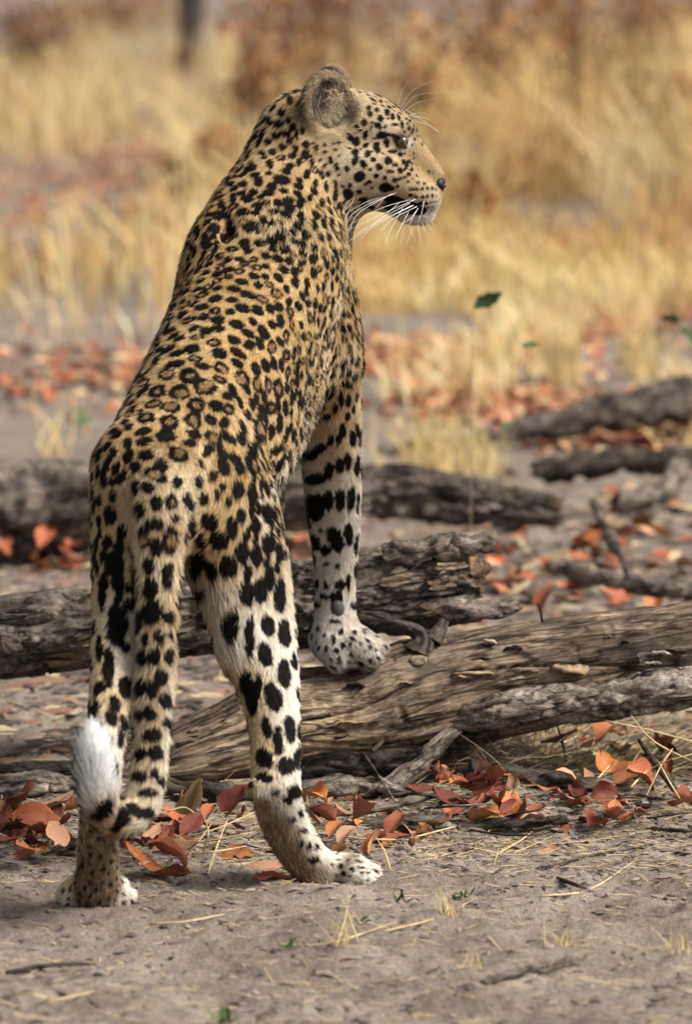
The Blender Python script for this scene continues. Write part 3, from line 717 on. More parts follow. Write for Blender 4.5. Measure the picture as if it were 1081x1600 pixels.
# roots
hf = hl[BF].mean(1)
dens = np.clip(.010 / np.maximum(hf, .004), .7, 1.8)
dens *= np.where(w_head[BF].mean(1) > .5, 2.4, 1.0)
pr = FAREA * dens; pr /= pr.sum()
fi = rng.choice(len(BF), N_HAIR, p=pr)
uv = rng.random((N_HAIR, 2))
wq = np.stack([(1-uv[:, 0])*(1-uv[:, 1]), uv[:, 0]*(1-uv[:, 1]), uv[:, 0]*uv[:, 1], (1-uv[:, 0])*uv[:, 1]], 1)
def interp(A):
    q = BF[fi]
    if A.ndim == 1: return (A[q] * wq).sum(1)
    return (A[q] * wq[:, :, None]).sum(1)
hr, hn, hfl, hlen, hbase = interp(BV), interp(BN), interp(FLOW), interp(hl), interp(base)
hb, hh, ho = spot_mask(hr + hfl * (hlen * .42)[:, None], hn / np.linalg.norm(hn, axis=1)[:, None])   # a hair shows where its middle lies
hnoe = interp(noear)
hb *= hnoe
jit = (1 + rng.normal(0, 1, N_HAIR) * (.15 + .12 * interp(w_head)))[:, None]
jit *= (.68 + .64 * fbm(hr, 150, 2, 77))[:, None]
pale = rng.random(N_HAIR) < .16
hc = hbase * jit
hc[pale] = hc[pale] * .55 + C(.78, .70, .56) * .45
hc = mix(hc, HEART * rng.uniform(.8, 1.8, N_HAIR)[:, None], np.clip(ho - hb, 0, 1) * interp(np.clip(w_torso * 1.2, 0, 1)) * (rng.random(N_HAIR) < .5) * .8)
hc = mix(hc, HEART * rng.uniform(.7, 1.5, N_HAIR)[:, None], np.clip(hh * 1.0, 0, 1) * (rng.random(N_HAIR) < .85))
isb = (hb - hh * .97) > rng.uniform(.35, .65, N_HAIR)
hc[isb] = BLACK * rng.uniform(.6, 1.8, isb.sum())[:, None]
hc = np.clip(hc, .003, .95)
bare = interp(eye_z) > .75
keep = ~bare
hrad = np.clip(interp(np.where(w_head > .5, .00017, .00027)) * 1.0, .00015, .00034)
lift = np.interp(hlen, [.003, .016, .03], [.30, .36, .52])
tl = interp(w_tail)
lift = lift * (1 - tl) + tl * .46
ew = interp(np.clip(ear_all, 0, 1)); lift = lift * (1 - ew) + ew * .60
tipw = interp(w_tail * sstep(.72, .80, tt)); lift = lift * (1 - tipw) + .50 * tipw
fur = make_hair('fur', hr[keep], hn[keep], hfl[keep], hlen[keep], hc[keep], hrad[keep], leopard, fur_m, lift=lift[keep])

# long pale hairs in the ears, ruff at the ear base
def ear_hair(E, n, name):
    R = np.array(basis(E['n'], E['up'])); c = np.array(E['c'])
    a = rng.uniform(0, 2 * math.pi, n); rr = np.sqrt(rng.uniform(.25, 1, n))
    q = np.stack([np.cos(a) * .035 * rr, np.sin(a) * .039 * rr - .002, -.004 + .012 * rr**3], 1)
    # more of them along the front and lower rim
    keep = rng.random(n) < np.clip(.15 + .85 * (q[:, 0] / .034 * .8 - q[:, 1] / .043 * .7 + .1), .03, 1)
    q = q[keep]
    root = c + q @ R
    fl = (-R[0] * .022 * rng.uniform(.3, 1.2, len(q))[:, None] - q[:, 1:2] * R[1] * .4 + R[1] * .020 * rng.uniform(-.6, 1.4, len(q))[:, None])
    fl /= np.linalg.norm(fl, axis=1)[:, None] + 1e-9
    nrm = np.tile(R[2], (len(q), 1))
    col = C(.56, .46, .31) * rng.uniform(.25, 1.35, len(q))[:, None]
    return make_hair(name, root, nrm, fl, np.full(len(q), .026), np.clip(col, 0, .9), .00014, leopard, fur_m, lift=.42, bend=.9, dirnoise=.2)
ear_hair(EAR_N, 1500, 'ear_hair'); ear_hair(EAR_F, 400, 'ear_hair')
# ================================================================== eyes, nose, whiskers, pads
def tube(name, pts, rads, mat, parent=None, sides=6, sub=4, caps=True, base=None):
    """A tapered tube along a smoothed path; pts world positions."""
    c = resample([(*p, r) for p, r in zip([tuple(q) for q in pts], rads)], sub)
    c = np.array(c); p = c[:, :3]; r = np.maximum(c[:, 3], 1e-5)
    tg = np.gradient(p, axis=0); tg /= np.linalg.norm(tg, axis=1)[:, None] + 1e-12
    ref = np.array((0., 0., 1.)) if abs(tg[0] @ (0, 0, 1)) < .9 else np.array((1., 0., 0.))
    V = []; F_ = []
    for i in range(len(p)):
        ref = ref - tg[i] * (ref @ tg[i]); ref /= np.linalg.norm(ref) + 1e-12
        b = np.cross(tg[i], ref)
        for k in range(sides):
            a = 2 * math.pi * k / sides
            V.append(p[i] + r[i] * (math.cos(a) * ref + math.sin(a) * b))
    for i in range(len(p) - 1):
        for k in range(sides):
            k2 = (k + 1) % sides
            F_.append((i * sides + k, i * sides + k2, (i + 1) * sides + k2, (i + 1) * sides + k))
    if caps:
        F_.append(tuple(range(sides))[::-1]); F_.append(tuple((len(p) - 1) * sides + k for k in range(sides)))
    off = np.array(parent.location) if parent else (np.array(base) if base is not None else np.zeros(3))
    o = link_mesh(name, np.array(V) - off, F_, mat, parent)
    if not parent and base is not None: o.location = base
    return o
def ellipsoid(name, c, rad, R, mat, parent, seg=20, rings=12, warp=None):
    V = []; F_ = []
    R = np.array(R)
    for i in range(rings + 1):
        th = math.pi * i / rings
        for k in range(seg):
            ph = 2 * math.pi * k / seg
            q = np.array((math.sin(th) * math.cos(ph), math.sin(th) * math.sin(ph), math.cos(th)))
            if warp: q = warp(q)
            V.append(np.array(c) + (q * rad) @ R)
    for i in range(rings):
        for k in range(seg):
            k2 = (k + 1) % seg
            F_.append((i * seg + k, (i + 1) * seg + k, (i + 1) * seg + k2, i * seg + k2))
    return link_mesh(name, np.array(V) - np.array(parent.location), F_, mat, parent)

nose_m, nt, b = new_mat('nose_leather')
b.inputs['Base Color'].default_value = (.012, .010, .010, 1); b.inputs['Roughness'].default_value = .42
tn_ = nt.nodes.new('ShaderNodeTexNoise'); tn_.inputs['Scale'].default_value = 900
bp = nt.nodes.new('ShaderNodeBump'); bp.inputs['Strength'].default_value = .3; bp.inputs['Distance'].default_value = .0006
nt.links.new(tn_.outputs['Fac'], bp.inputs['Height']); nt.links.new(bp.outputs[0], b.inputs['Normal'])
pad_m, nt, b = new_mat('pad_leather')
b.inputs['Base Color'].default_value = (.045, .04, .037, 1); b.inputs['Roughness'].default_value = .6
eye_m, nt, b = new_mat('eye_surface')
b.inputs['Roughness'].default_value = .06; b.inputs['Specular IOR Level'].default_value = .6
# iris and pupil as rings about the gaze axis (local z)
tc = nt.nodes.new('ShaderNodeAttribute'); tc.attribute_name = 'ring'
rp = nt.nodes.new('ShaderNodeValToRGB')
rp.color_ramp.elements[0].position = 0; rp.color_ramp.elements[0].color = (.004, .003, .003, 1)
rp.color_ramp.elements[1].position = 1; rp.color_ramp.elements[1].color = (.05, .035, .025, 1)
for pos, c in ((.30, (.004, .003, .003, 1)), (.34, (.11, .07, .018, 1)), (.62, (.08, .055, .016, 1)), (.68, (.012, .01, .008, 1)), (.76, (.02, .016, .014, 1))):
    e = rp.color_ramp.elements.new(pos); e.color = c
nt.links.new(tc.outputs['Fac'], rp.inputs['Fac']); nt.links.new(rp.outputs[0], b.inputs['Base Color'])
for s, e in ((-1, EYE_R), (1, EYE_L)):
    gz = Vector((.93, s * .36, -.02))
    c = e + Vector((0, -s * .0105, 0))
    R = basis(gz, (0, 0, 1))
    o = ellipsoid('eye', c, (.0100, .0100, .0100), R, eye_m, leopard, 28, 20)
    co = np.zeros(len(o.data.vertices) * 3); o.data.vertices.foreach_get('co', co); co = co.reshape(-1, 3) + np.array(leopard.location)
    dn = (co - np.array(c)) @ np.array(R[2]) / .0100
    a = o.data.attributes.new('ring', 'FLOAT', 'POINT'); a.data.foreach_set('value', (np.arccos(np.clip(dn, -1, 1)) / 1.25).astype(np.float32))
lid_m, nt, b = new_mat('eyelid_leather'); b.inputs['Base Color'].default_value = (.012, .009, .008, 1); b.inputs['Roughness'].default_value = .5
for pl in (((613, 209), (620, 211.5), (627, 216), (632, 223), (634.5, 231)), ((613, 209), (617, 216), (622, 223), (628, 229), (634.5, 231))):
    q = []
    for x, y in pl:
        (hl_, hn2, _, _), _v = cast(x, y); q.append(hl_ + hn2 * .0008)
    w = q[2]
    tube('eyelid', q, [.0012, .0021, .0024, .0021, .0014], lid_m, leopard, 8, 5)
    tube('eyelid', [Vector((p.x, 2 * HY - p.y, p.z)) for p in q], [.0012, .0021, .0024, .0021, .0014], lid_m, leopard, 8, 5)
def nose_warp(q):
    q = q.copy(); w = 1 - .45 * max(0, -q[1]); q[0] *= w
    return q
ellipsoid('nose', P(684.5, 288.5, HY), (.0185, .0145, .0105), basis((.95, 0, -.22), (.12, 0, 1)), nose_m, leopard, 24, 16, nose_warp)
for s in (-1, 1):
    ellipsoid('nostril', P(693, 290, HY + s * .0115), (.0042, .0034, .0042), basis((.8, s * .6, 0), (0, 0, 1)), pad_m, leopard, 12, 8)
(hit, hn_, _, _), _v = cast(527, 952)
ellipsoid('carpal_pad', hit + Vector((0, .0045, 0)), (.0115, .0165, .0095), basis((0, -1, .05), (-.2, 0, 1)), pad_m, leopard, 20, 14)
(hit, hn_, _, _), _v = cast(541, 1036)
ellipsoid('paw_pad', hit + Vector((0, .016, -.004)), (.034, .010, .018), basis((0, -1, -.2), (0, 0, 1)), pad_m, leopard, 20, 12)
# whiskers: pale stiff bristles, each a part
wh_m, nt, b = new_mat('whisker'); b.inputs['Base Color'].default_value = (.86, .84, .80, 1); b.inputs['Roughness'].default_value = .35
def whisker(o, s, pts, Y0, Y1, r=.00036):
    n = len(pts); q = [P(o[0] + x / s, o[1] + y / s, Y0 + (Y1 - Y0) * k / (n - 1)) for k, (x, y) in enumerate(pts)]
    tube('whisker', q, [r * (1 - .78 * k / (n - 1)) for k in range(n)], wh_m, leopard, 5, 6)
O1, s1, O2, s2 = (540, 120), 5.405, (340, 80), 2.7025
for pts in (((590, 1025), (300, 1110), (0, 1265)), ((545, 1065), (330, 1180), (0, 1380)), ((365, 1000), (180, 1055), (-20, 1165)), ((570, 1085), (330, 1210), (10, 1400)), ((475, 958), (340, 1015), (240, 1125)),
            ((600, 1095), (400, 1200), (280, 1320)), ((450, 1065), (230, 1260), (120, 1385)), ((530, 1140), (480, 1240), (420, 1350)), ((610, 1110), (560, 1200), (530, 1260)), ((660, 1050), (640, 1150), (610, 1230)), ((480, 1110), (380, 1290), (330, 1410)),
            ((590, 1140), (540, 1200), (460, 1250))):
    whisker(O1, s1, pts, HY - .045, HY - .085)
for pts in (((580, 500), (490, 640), (445, 765)), ((600, 580), (550, 660), (470, 720)), ((760, 595), (600, 665), (480, 775)), ((835, 625), (690, 690), (520, 770)), ((825, 650), (650, 735), (535, 815)), ((700, 620), (590, 690), (540, 800)), ((590, 500), (530, 590), (470, 640))):
    whisker(O2, s2, pts, HY - .055, HY - .105)
for pts in (((435, 250), (465, 140), (530, 30)), ((465, 262), (560, 120), (750, 25)), ((475, 280), (590, 160), (790, 130)), ((490, 297), (600, 220), (780, 180)), ((505, 275), (620, 350), (795, 470)), ((530, 325), (620, 305), (705, 312)), ((540, 330), (660, 345), (720, 370)), ((560, 370), (680, 400), (795, 472))):
    whisker(O1, s1, pts, HY - .03, HY - .05, .00034)
for pts in (((540, 1270), (565, 1340), (590, 1385)), ((610, 1250), (620, 1330), (638, 1400)), ((500, 1270), (470, 1360), (458, 1455)), ((640, 1230), (670, 1300), (702, 1350)), ((670, 1215), (715, 1280), (770, 1320)), ((690, 1185), (735, 1240), (785, 1272)), ((720, 1145), (750, 1180), (778, 1205)),
            ((560, 1270), (530, 1370), (505, 1430)), ((480, 1250), (440, 1320), (420, 1370))):
    whisker(O1, s1, pts, HY - .02, HY - .04, .00030)
# ================================================================== ground
def ground_h(x, y):
    p = np.stack([x, y, np.zeros_like(x)], 1)
    near = 1 - sstep(2.5, 9, np.abs(y - .5)) 
    h = (fbm(p, 3.0, 2, 41) - .5) * .035 + (fbm(p, 13, 3, 42) - .5) * .034 * near
    r = np.abs(fbm(p, 38, 3, 43) - .5)
    h += (fbm(p, 60, 3, 44, .6) - .5) * .012 * near - sstep(.07, .0, r) * .0035 * near
    h += .03 * np.exp(-(((x + .46) / .10)**2 + ((y - .50) / .10)**2))          # clod at the left
    h += .020 * np.exp(-(((x - .25) / .28)**2 + ((y - .62) / .10)**2))          # litter bank under the log
    flat = np.ones_like(h)
    for (fx, fy) in FEET:
        d2 = (x - fx)**2 + (y - fy)**2
        flat *= 1 - np.exp(-d2 / (2 * .05**2)) * .97
    return h * flat - .004
FEET = [(P(150, 1410, -.07).x, -.08), (P(530, 1380, .06).x, .06), (P(490, 1390, .04).x, .04)]
def spread(fine0, fine1, step, out, n):
    f = np.arange(fine0, fine1 + step / 2, step)
    g = np.geomspace(step * 2, out, n)
    return np.concatenate([(fine0 - g)[::-1], f, fine1 + g])
gx = spread(-.70, .70, .0075, 1500, 55)
gy = np.concatenate([(-1.05 - np.geomspace(.02, 60, 25))[::-1], np.arange(-1.05, 1.6, .0085), 1.6 + np.geomspace(.02, 2500, 150)])
XX, YY = np.meshgrid(gx, gy, indexing='ij')
gv = np.stack([XX.ravel(), YY.ravel(), ground_h(XX.ravel(), YY.ravel())], 1)
I = np.arange(len(gx) * len(gy)).reshape(len(gx), len(gy))
gf = np.stack([I[:-1, :-1], I[1:, :-1], I[1:, 1:], I[:-1, 1:]], -1).reshape(-1, 4)
sand_m, nt, b = new_mat('sandy_soil')
N, Lk = nt.nodes, nt.links
tc = N.new('ShaderNodeTexCoord')
def noise(scale, detail=4, rough=.6, vec=None):
    t = N.new('ShaderNodeTexNoise'); t.inputs['Scale'].default_value = scale; t.inputs['Detail'].default_value = detail; t.inputs['Roughness'].default_value = rough
    Lk.new(vec or tc.outputs['Object'], t.inputs['Vector']); return t
def ramp(src, stops):
    r = N.new('ShaderNodeValToRGB'); e = r.color_ramp.elements
    e[0].position, e[0].color = stops[0][0], (*stops[0][1], 1)
    e[1].position, e[1].color = stops[-1][0], (*stops[-1][1], 1)
    for p, c in stops[1:-1]:
        q = e.new(p); q.color = (*c, 1)
    Lk.new(src, r.inputs['Fac']); return r
def mixn(a, bb, fac, mode='MIX'):
    m = N.new('ShaderNodeMix'); m.data_type = 'RGBA'; m.blend_type = mode
    if isinstance(fac, float): m.inputs[0].default_value = fac
    else: Lk.new(fac, m.inputs[0])
    for k, s in ((6, a), (7, bb)):
        if isinstance(s, tuple): m.inputs[k].default_value = (*s, 1)
        else: Lk.new(s, m.inputs[k])
    return m.outputs[2]
c1 = ramp(noise(5, 6).outputs['Fac'], [(.3, (.140, .108, .086)), (.5, (.212, .172, .142)), (.72, (.295, .246, .205))])
c2 = ramp(noise(160, 4, .7).outputs['Fac'], [(.30, (.55, .53, .5)), (.5, (1, 1, 1)), (.75, (1.35, 1.33, 1.3))])
col = mixn(c1.outputs[0], c2.outputs[0], .8, 'MULTIPLY')
sp = ramp(noise(420, 2, .5).outputs['Fac'], [(.30, (.35, .30, .26)), (.42, (1, 1, 1))])
col = mixn(col, sp.outputs[0], .7, 'MULTIPLY')
Lk.new(col, b.inputs['Base Color'])
b.inputs['Roughness'].default_value = .95
bp = N.new('ShaderNodeBump'); bp.inputs['Strength'].default_value = .9; bp.inputs['Distance'].default_value = .0045
hsum = N.new('ShaderNodeMath'); hsum.operation = 'ADD'
Lk.new(noise(110, 6, .7).outputs['Fac'], hsum.inputs[0]); Lk.new(noise(330, 3, .6).outputs['Fac'], hsum.inputs[1])
Lk.new(hsum.outputs[0], bp.inputs['Height']); Lk.new(bp.outputs[0], b.inputs['Normal'])
ground = link_mesh('ground', gv, gf, sand_m)
tag(ground, kind='structure')
def gz(x, y): return float(ground_h(np.array([float(x)]), np.array([float(y)]))[0])
# ================================================================== fallen logs
def wood_mat(name, dark, mid, light, pale, grain=1.0, bump=.5):
    global N, Lk, tc
    m, nt, b = new_mat(name); N, Lk = nt.nodes, nt.links
    at = N.new('ShaderNodeAttribute'); at.attribute_name = 'grain'
    v = at.outputs['Vector']
    big = noise(9, 5, .65, v); fine = noise(95, 6, .78, v); st = noise(420, 4, .7, v)
    un = N.new('ShaderNodeVectorMath'); un.operation = 'MULTIPLY'; un.inputs[1].default_value = (1, 1, 4.5); Lk.new(v, un.inputs[0])
    blot = noise(22, 6, .7, un.outputs[0])
    c = ramp(big.outputs['Fac'], [(.30, dark), (.46, mid), (.60, light), (.74, pale)]).outputs[0]
    c = mixn(c, ramp(blot.outputs['Fac'], [(.34, (.22, .19, .17)), (.45, (.70, .68, .66)), (.57, (1.18, 1.15, 1.12)), (.70, (1.75, 1.68, 1.55))]).outputs[0], .85, 'MULTIPLY')
    f = ramp(fine.outputs['Fac'], [(.34, (.22, .20, .18)), (.46, (.80, .80, .80)), (.58, (1.15, 1.15, 1.15)), (.75, (1.7, 1.65, 1.55))]).outputs[0]
    c = mixn(c, f, .9, 'MULTIPLY')
    s = ramp(st.outputs['Fac'], [(.38, (.45, .43, .4)), (.52, (1.05, 1.05, 1.05)), (.66, (1.4, 1.4, 1.38))]).outputs[0]
    c = mixn(c, s, .75, 'MULTIPLY')
    # thin drying cracks along the grain, the shade inside them painted as dark lines
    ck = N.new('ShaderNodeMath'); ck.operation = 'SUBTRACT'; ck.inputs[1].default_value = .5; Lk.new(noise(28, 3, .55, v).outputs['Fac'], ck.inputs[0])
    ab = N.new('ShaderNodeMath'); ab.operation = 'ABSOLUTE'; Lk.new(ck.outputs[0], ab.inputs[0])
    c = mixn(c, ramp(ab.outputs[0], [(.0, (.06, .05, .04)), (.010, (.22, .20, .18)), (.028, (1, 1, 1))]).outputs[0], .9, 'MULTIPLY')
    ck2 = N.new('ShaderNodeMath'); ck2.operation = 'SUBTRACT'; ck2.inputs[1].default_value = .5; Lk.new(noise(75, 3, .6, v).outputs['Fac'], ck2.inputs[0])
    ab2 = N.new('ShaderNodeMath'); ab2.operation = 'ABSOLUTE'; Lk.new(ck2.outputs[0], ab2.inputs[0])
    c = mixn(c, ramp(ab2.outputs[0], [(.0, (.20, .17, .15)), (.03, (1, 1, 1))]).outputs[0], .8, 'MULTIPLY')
    Lk.new(c, b.inputs['Base Color'])
    b.inputs['Roughness'].default_value = .85
    bp = N.new('ShaderNodeBump'); bp.inputs['Strength'].default_value = bump; bp.inputs['Distance'].default_value = .004
    ad = N.new('ShaderNodeMath'); ad.operation = 'ADD'
    Lk.new(fine.outputs['Fac'], ad.inputs[0]); Lk.new(st.outputs['Fac'], ad.inputs[1])
    Lk.new(ad.outputs[0], bp.inputs['Height']); Lk.new(bp.outputs[0], b.inputs['Normal'])
    return m
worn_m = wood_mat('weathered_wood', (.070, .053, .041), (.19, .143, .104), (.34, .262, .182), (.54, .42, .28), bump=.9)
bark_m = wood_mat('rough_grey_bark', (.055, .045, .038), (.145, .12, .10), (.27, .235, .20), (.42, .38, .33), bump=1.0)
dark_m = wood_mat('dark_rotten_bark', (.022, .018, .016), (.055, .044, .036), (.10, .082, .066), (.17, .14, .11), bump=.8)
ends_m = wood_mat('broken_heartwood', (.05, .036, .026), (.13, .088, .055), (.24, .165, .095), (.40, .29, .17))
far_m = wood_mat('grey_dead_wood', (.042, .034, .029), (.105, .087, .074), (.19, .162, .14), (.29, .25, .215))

def log_mesh(name, spine, mat, parent, step=.003, amp=(.010, .004), style='worn', seed=0, jag0=0., jag1=0., ridges=2.2, around=None, flat=None):
    """Wooden trunk along a spine of (x,y,z,r); ends are broken, the skin is grooved along the grain."""
    c = np.array(spine, dtype=float)
    L = np.linalg.norm(np.diff(c[:, :3], axis=0), axis=1).sum()
    c = np.array(resample(spine, max(2, int(L / step / (len(spine) - 1)))))
    p, r = c[:, :3], c[:, 3]
    u = np.concatenate([[0], np.cumsum(np.linalg.norm(np.diff(p, axis=0), axis=1))])
    n = len(p); m = around or int(2 * math.pi * r.max() / step)
    tg = np.gradient(p, axis=0); tg /= np.linalg.norm(tg, axis=1)[:, None]
    ref = np.array((0., 0., 1.)); RF = np.zeros((n, 3)); RB = np.zeros((n, 3))
    for i in range(n):
        ref = ref - tg[i] * (ref @ tg[i]); ref /= np.linalg.norm(ref); RF[i] = ref; RB[i] = np.cross(tg[i], ref)
    a = np.arange(m) * 2 * math.pi / m
    ca, sa = np.cos(a), np.sin(a)
    R0 = float(np.mean(r))
    UU = np.repeat(u, m); CA = np.tile(ca, n); SA = np.tile(sa, n); RR = np.repeat(r, m)
    q = np.stack([CA * R0, SA * R0, UU], 1)                     # cylinder space
    g = np.stack([CA * R0, SA * R0, UU * (.13 if style == 'worn' else .30)], 1)               # stretched along the grain
    big = (fbm(q, 5, 2, seed + 1) - .5) * 2
    d = big * amp[0]
    if style == 'worn':
        rd = 1 - np.abs(fbm(g, 26, 3, seed + 2) - .5) * 2
        d += (rd - .75) * amp[1] * 2.6
        cr = np.abs(fbm(np.stack([CA * R0, SA * R0, UU * .16], 1), 13, 2, seed + 3) - .5)
        d -= sstep(.020, .004, cr) * .0100 * sstep(.36, .50, fbm(q, 7, 2, seed + 4))
        d += sstep(.52, .56, fbm(np.stack([CA * R0, SA * R0, UU * .25], 1), 18, 3, seed + 14)) * .0035      # plates of bark still clinging
        cr2 = np.abs(fbm(np.stack([CA * R0, SA * R0, UU * .07], 1), 48, 2, seed + 6) - .5)
        d -= sstep(.035, .0, cr2) * .0020
        d += (fbm(np.stack([CA * R0, SA * R0, UU * .3], 1), 110, 2, seed + 7) - .5) * .0022
        pit = fbm(q, 55, 2, seed + 5); d -= sstep(.70, .80, pit) * .003
    else:
        w = np.stack([CA * R0, SA * R0, UU * .33], 1) + ((fbm(q, 14, 2, seed + 8) - .5) * .035)[:, None]
        r1 = np.abs(fbm(w, 24, 2, seed + 2) - .5) * 2
        r2 = np.abs(fbm(w, 62, 2, seed + 3) - .5) * 2
        d += (sstep(.0, .22, r1) - .7) * amp[1] * 1.9 + (sstep(0, .25, r2) - .7) * amp[1] * 1.1 + (fbm(w, 120, 2, seed + 9) - .5) * amp[1] * .9
        d += sstep(.50, .56, fbm(w, 9, 2, seed + 11)) * amp[1] * .9
    if flat is not None:
        d += flat(UU, CA, SA, RR)
    rad = RR + d
    V = np.repeat(p, m, 0) + np.repeat(RF, m, 0) * (CA * rad)[:, None] + np.repeat(RB, m, 0) * (SA * rad)[:, None]
    # broken ends: push the last rings along the axis by a jagged amount
    for jag, sign in ((jag0, -1), (jag1, 1)):
        if jag:
            edge = UU if sign < 0 else (u[-1] - UU)
            j = (fbm(np.stack([CA * R0, SA * R0, np.zeros_like(CA)], 1), 30, 3, seed + 21) - .45) * 2
            k = np.clip(1 - edge / (abs(jag) * 1.6 + .02), 0, 1)
            V += np.repeat(tg, m, 0) * (j * jag * k * sign)[:, None]
    I = np.arange(n * m).reshape(n, m)
    J = np.roll(I, -1, 1)
    Fq = np.stack([I[:-1], J[:-1], J[1:], I[1:]], -1).reshape(-1, 4)
    # end caps: rings shrinking to the core with a splintered relief
    Vs = [V]; Fs = [Fq]; gs = [g]; off = len(V)
    caps = []
    for ring, sign, jag in ((0, -1, jag0), (n - 1, 1, jag1)):
        prev = I[ring]
        base_ring = V[ring * m:(ring + 1) * m]; cen = base_ring.mean(0)
        for s in (.96, .85, .65, .4, .15):
            vv = cen + (base_ring - cen) * s
            rough = (fbm(vv, 90, 3, seed + 30) - .55) * (abs(jag) * .7 + .006)
            vv = vv + tg[ring] * (sign * rough)[:, None] - tg[ring] * sign * .008 * (1 - s)
            ids = off + np.arange(m); off += m
            Vs.append(vv); gs.append(vv * np.array((1, 1, 1)))
            q4 = np.stack([prev, np.roll(prev, -1), np.roll(ids, -1), ids], -1)
            Fs.append(q4 if sign > 0 else q4[:, ::-1]); caps.append(len(q4)); prev = ids
    V = np.concatenate(Vs); Fq = np.concatenate(Fs); g = np.concatenate(gs)
    base = np.array(parent.location) if parent else np.zeros(3)
    o = link_mesh(name, V - base, Fq[:, ::-1], mat, parent)
    at = o.data.attributes.new('grain', 'FLOAT_VECTOR', 'POINT'); at.data.foreach_set('vector', (g + seed * .37).astype(np.float32).ravel())
    o.data.materials.append(ends_m)
    mi = np.zeros(len(o.data.polygons), dtype=np.int32); mi[-sum(caps):] = 1
    o.data.polygons.foreach_set('material_index', mi)
    return o
def Ls(*pts):
    return [S(*q) for q in pts]
def grain_attr(o, k=.12, axis=(1, 0, 0)):
    n = len(o.data.vertices); co = np.zeros(n * 3); o.data.vertices.foreach_get('co', co); co = co.reshape(-1, 3)
    ax = np.array(axis, dtype=float); ax /= np.linalg.norm(ax)
    t = co @ ax
    g = co - ax * (t * (1 - k))[:, None] + rng.uniform(0, 3, 3)
    at = o.data.attributes.new('grain', 'FLOAT_VECTOR', 'POINT'); at.data.foreach_set('vector', g.astype(np.float32).ravel())

# ---- the log the forepaw rests on
MAIN = Ls((235, 1192, .74, 26), (285, 1178, .75, 44), (360, 1155, .77, 58), (450, 1130, .785, 76), (560, 1122, .80, 84), (660, 1096, .80, 88), (760, 1068, .80, 82), (880, 1046, .80, 76), (1000, 1028, .80, 76), (1160, 1010, .80, 78), (1300, 1010, .80, 78))
front_log = empty('fallen_log', tuple(MAIN[3][:3]))
tag(front_log, 'pale weathered log rising to the right, under the leopard forepaw', 'log', 'fallen logs')
def main_flat(U, ca, sa, r):
    return 0.006 * np.exp(-((U - .42) / .05)**2) * sstep(-.3, .8, ca)
trunk = log_mesh('trunk', MAIN, worn_m, front_log, .0024, (.010, .0046), 'worn', 3, .03, .0, flat=main_flat)
# long flake of loose bark along the lower face
fl = log_mesh('bark_slab', Ls((690, 1128, .725, 8), (740, 1118, .715, 20), (820, 1104, .71, 25), (940, 1092, .715, 27), (1060, 1076, .72, 28), (1180, 1066, .72, 28)), bark_m, front_log, .0030, (.005, .0045), 'bark', 11, .03, 0)
# under-slung dark bark towards the ground
log_mesh('bark_slab', Ls((470, 1196, .745, 16), (560, 1196, .735, 24), (650, 1180, .73, 22), (720, 1158, .73, 14), (770, 1140, .735, 7)), dark_m, front_log, .0035, (.006, .005), 'bark', 12, .02, .02)
# branch stump that arches behind the paw, and its knob
log_mesh('branch_stump', Ls((655, 1022, .765, 30), (662, 1002, .77, 20), (650, 986, .785, 13), (622, 976, .80, 11), (592, 970, .81, 10), (566, 968, .815, 8)), dark_m, front_log, .0022, (.006, .0045), 'bark', 15, 0, .012)
log_mesh('branch_stump', Ls((676, 1002, .775, 13), (686, 986, .78, 9), (692, 972, .785, 6)), dark_m, front_log, .0022, (.003, .003), 'bark', 16, 0, .006)
def lump(name, px, py, Y, r, mat, parent, flatness=.6, seed=0, rough=.5, face=(0, -1, .3), seg=18, rings=10):
    def wp(q):
        f = 1 + (float(fbm(np.array([q * 1.0 + seed]), 2.2, 3, seed)[0]) - .5) * 2 * rough
        return q * f
    o = ellipsoid(name, P(px, py, Y), (M(r[0], Y), M(r[1], Y), M(r[1], Y) * flatness), basis(face, (0, 0, 1)), mat, parent, seg, rings, wp)
    grain_attr(o, 1.0); return o
fung_m, nt, b = new_mat('bracket_fungus')
N, Lk = nt.nodes, nt.links; tc = N.new('ShaderNodeTexCoord')
Lk.new(ramp(noise(60, 5, .7).outputs['Fac'], [(.3, (.10, .066, .038)), (.5, (.27, .19, .11)), (.7, (.44, .34, .22))]).outputs[0], b.inputs['Base Color']); b.inputs['Roughness'].default_value = .9
pale_m, nt, b = new_mat('pale_fungus'); N, Lk = nt.nodes, nt.links; tc = N.new('ShaderNodeTexCoord')
Lk.new(ramp(noise(90, 4, .7).outputs['Fac'], [(.3, (.22, .18, .14)), (.6, (.52, .47, .40))]).outputs[0], b.inputs['Base Color']); b.inputs['Roughness'].default_value = .9
tr_bvh = None
def log_hit(o_list, px, py):
    d = (_F * FPX + Vector((px - CX, 0, 0)) + _U * (CY - py)).normalized()
    best = None
    for o in o_list:
        base = Vector(o.parent.location) if o.parent else Vector()
        if o.name not in _bv:
            _bv[o.name] = BVHTree.FromPolygons([v.co + base for v in o.data.vertices], [tuple(q.vertices) for q in o.data.polygons])
        bv = _bv[o.name]
        h = bv.ray_cast(CAM, d)
        if h[0] is not None and (best is None or h[3] < best[3]): best = h
    return best
_bv = {}
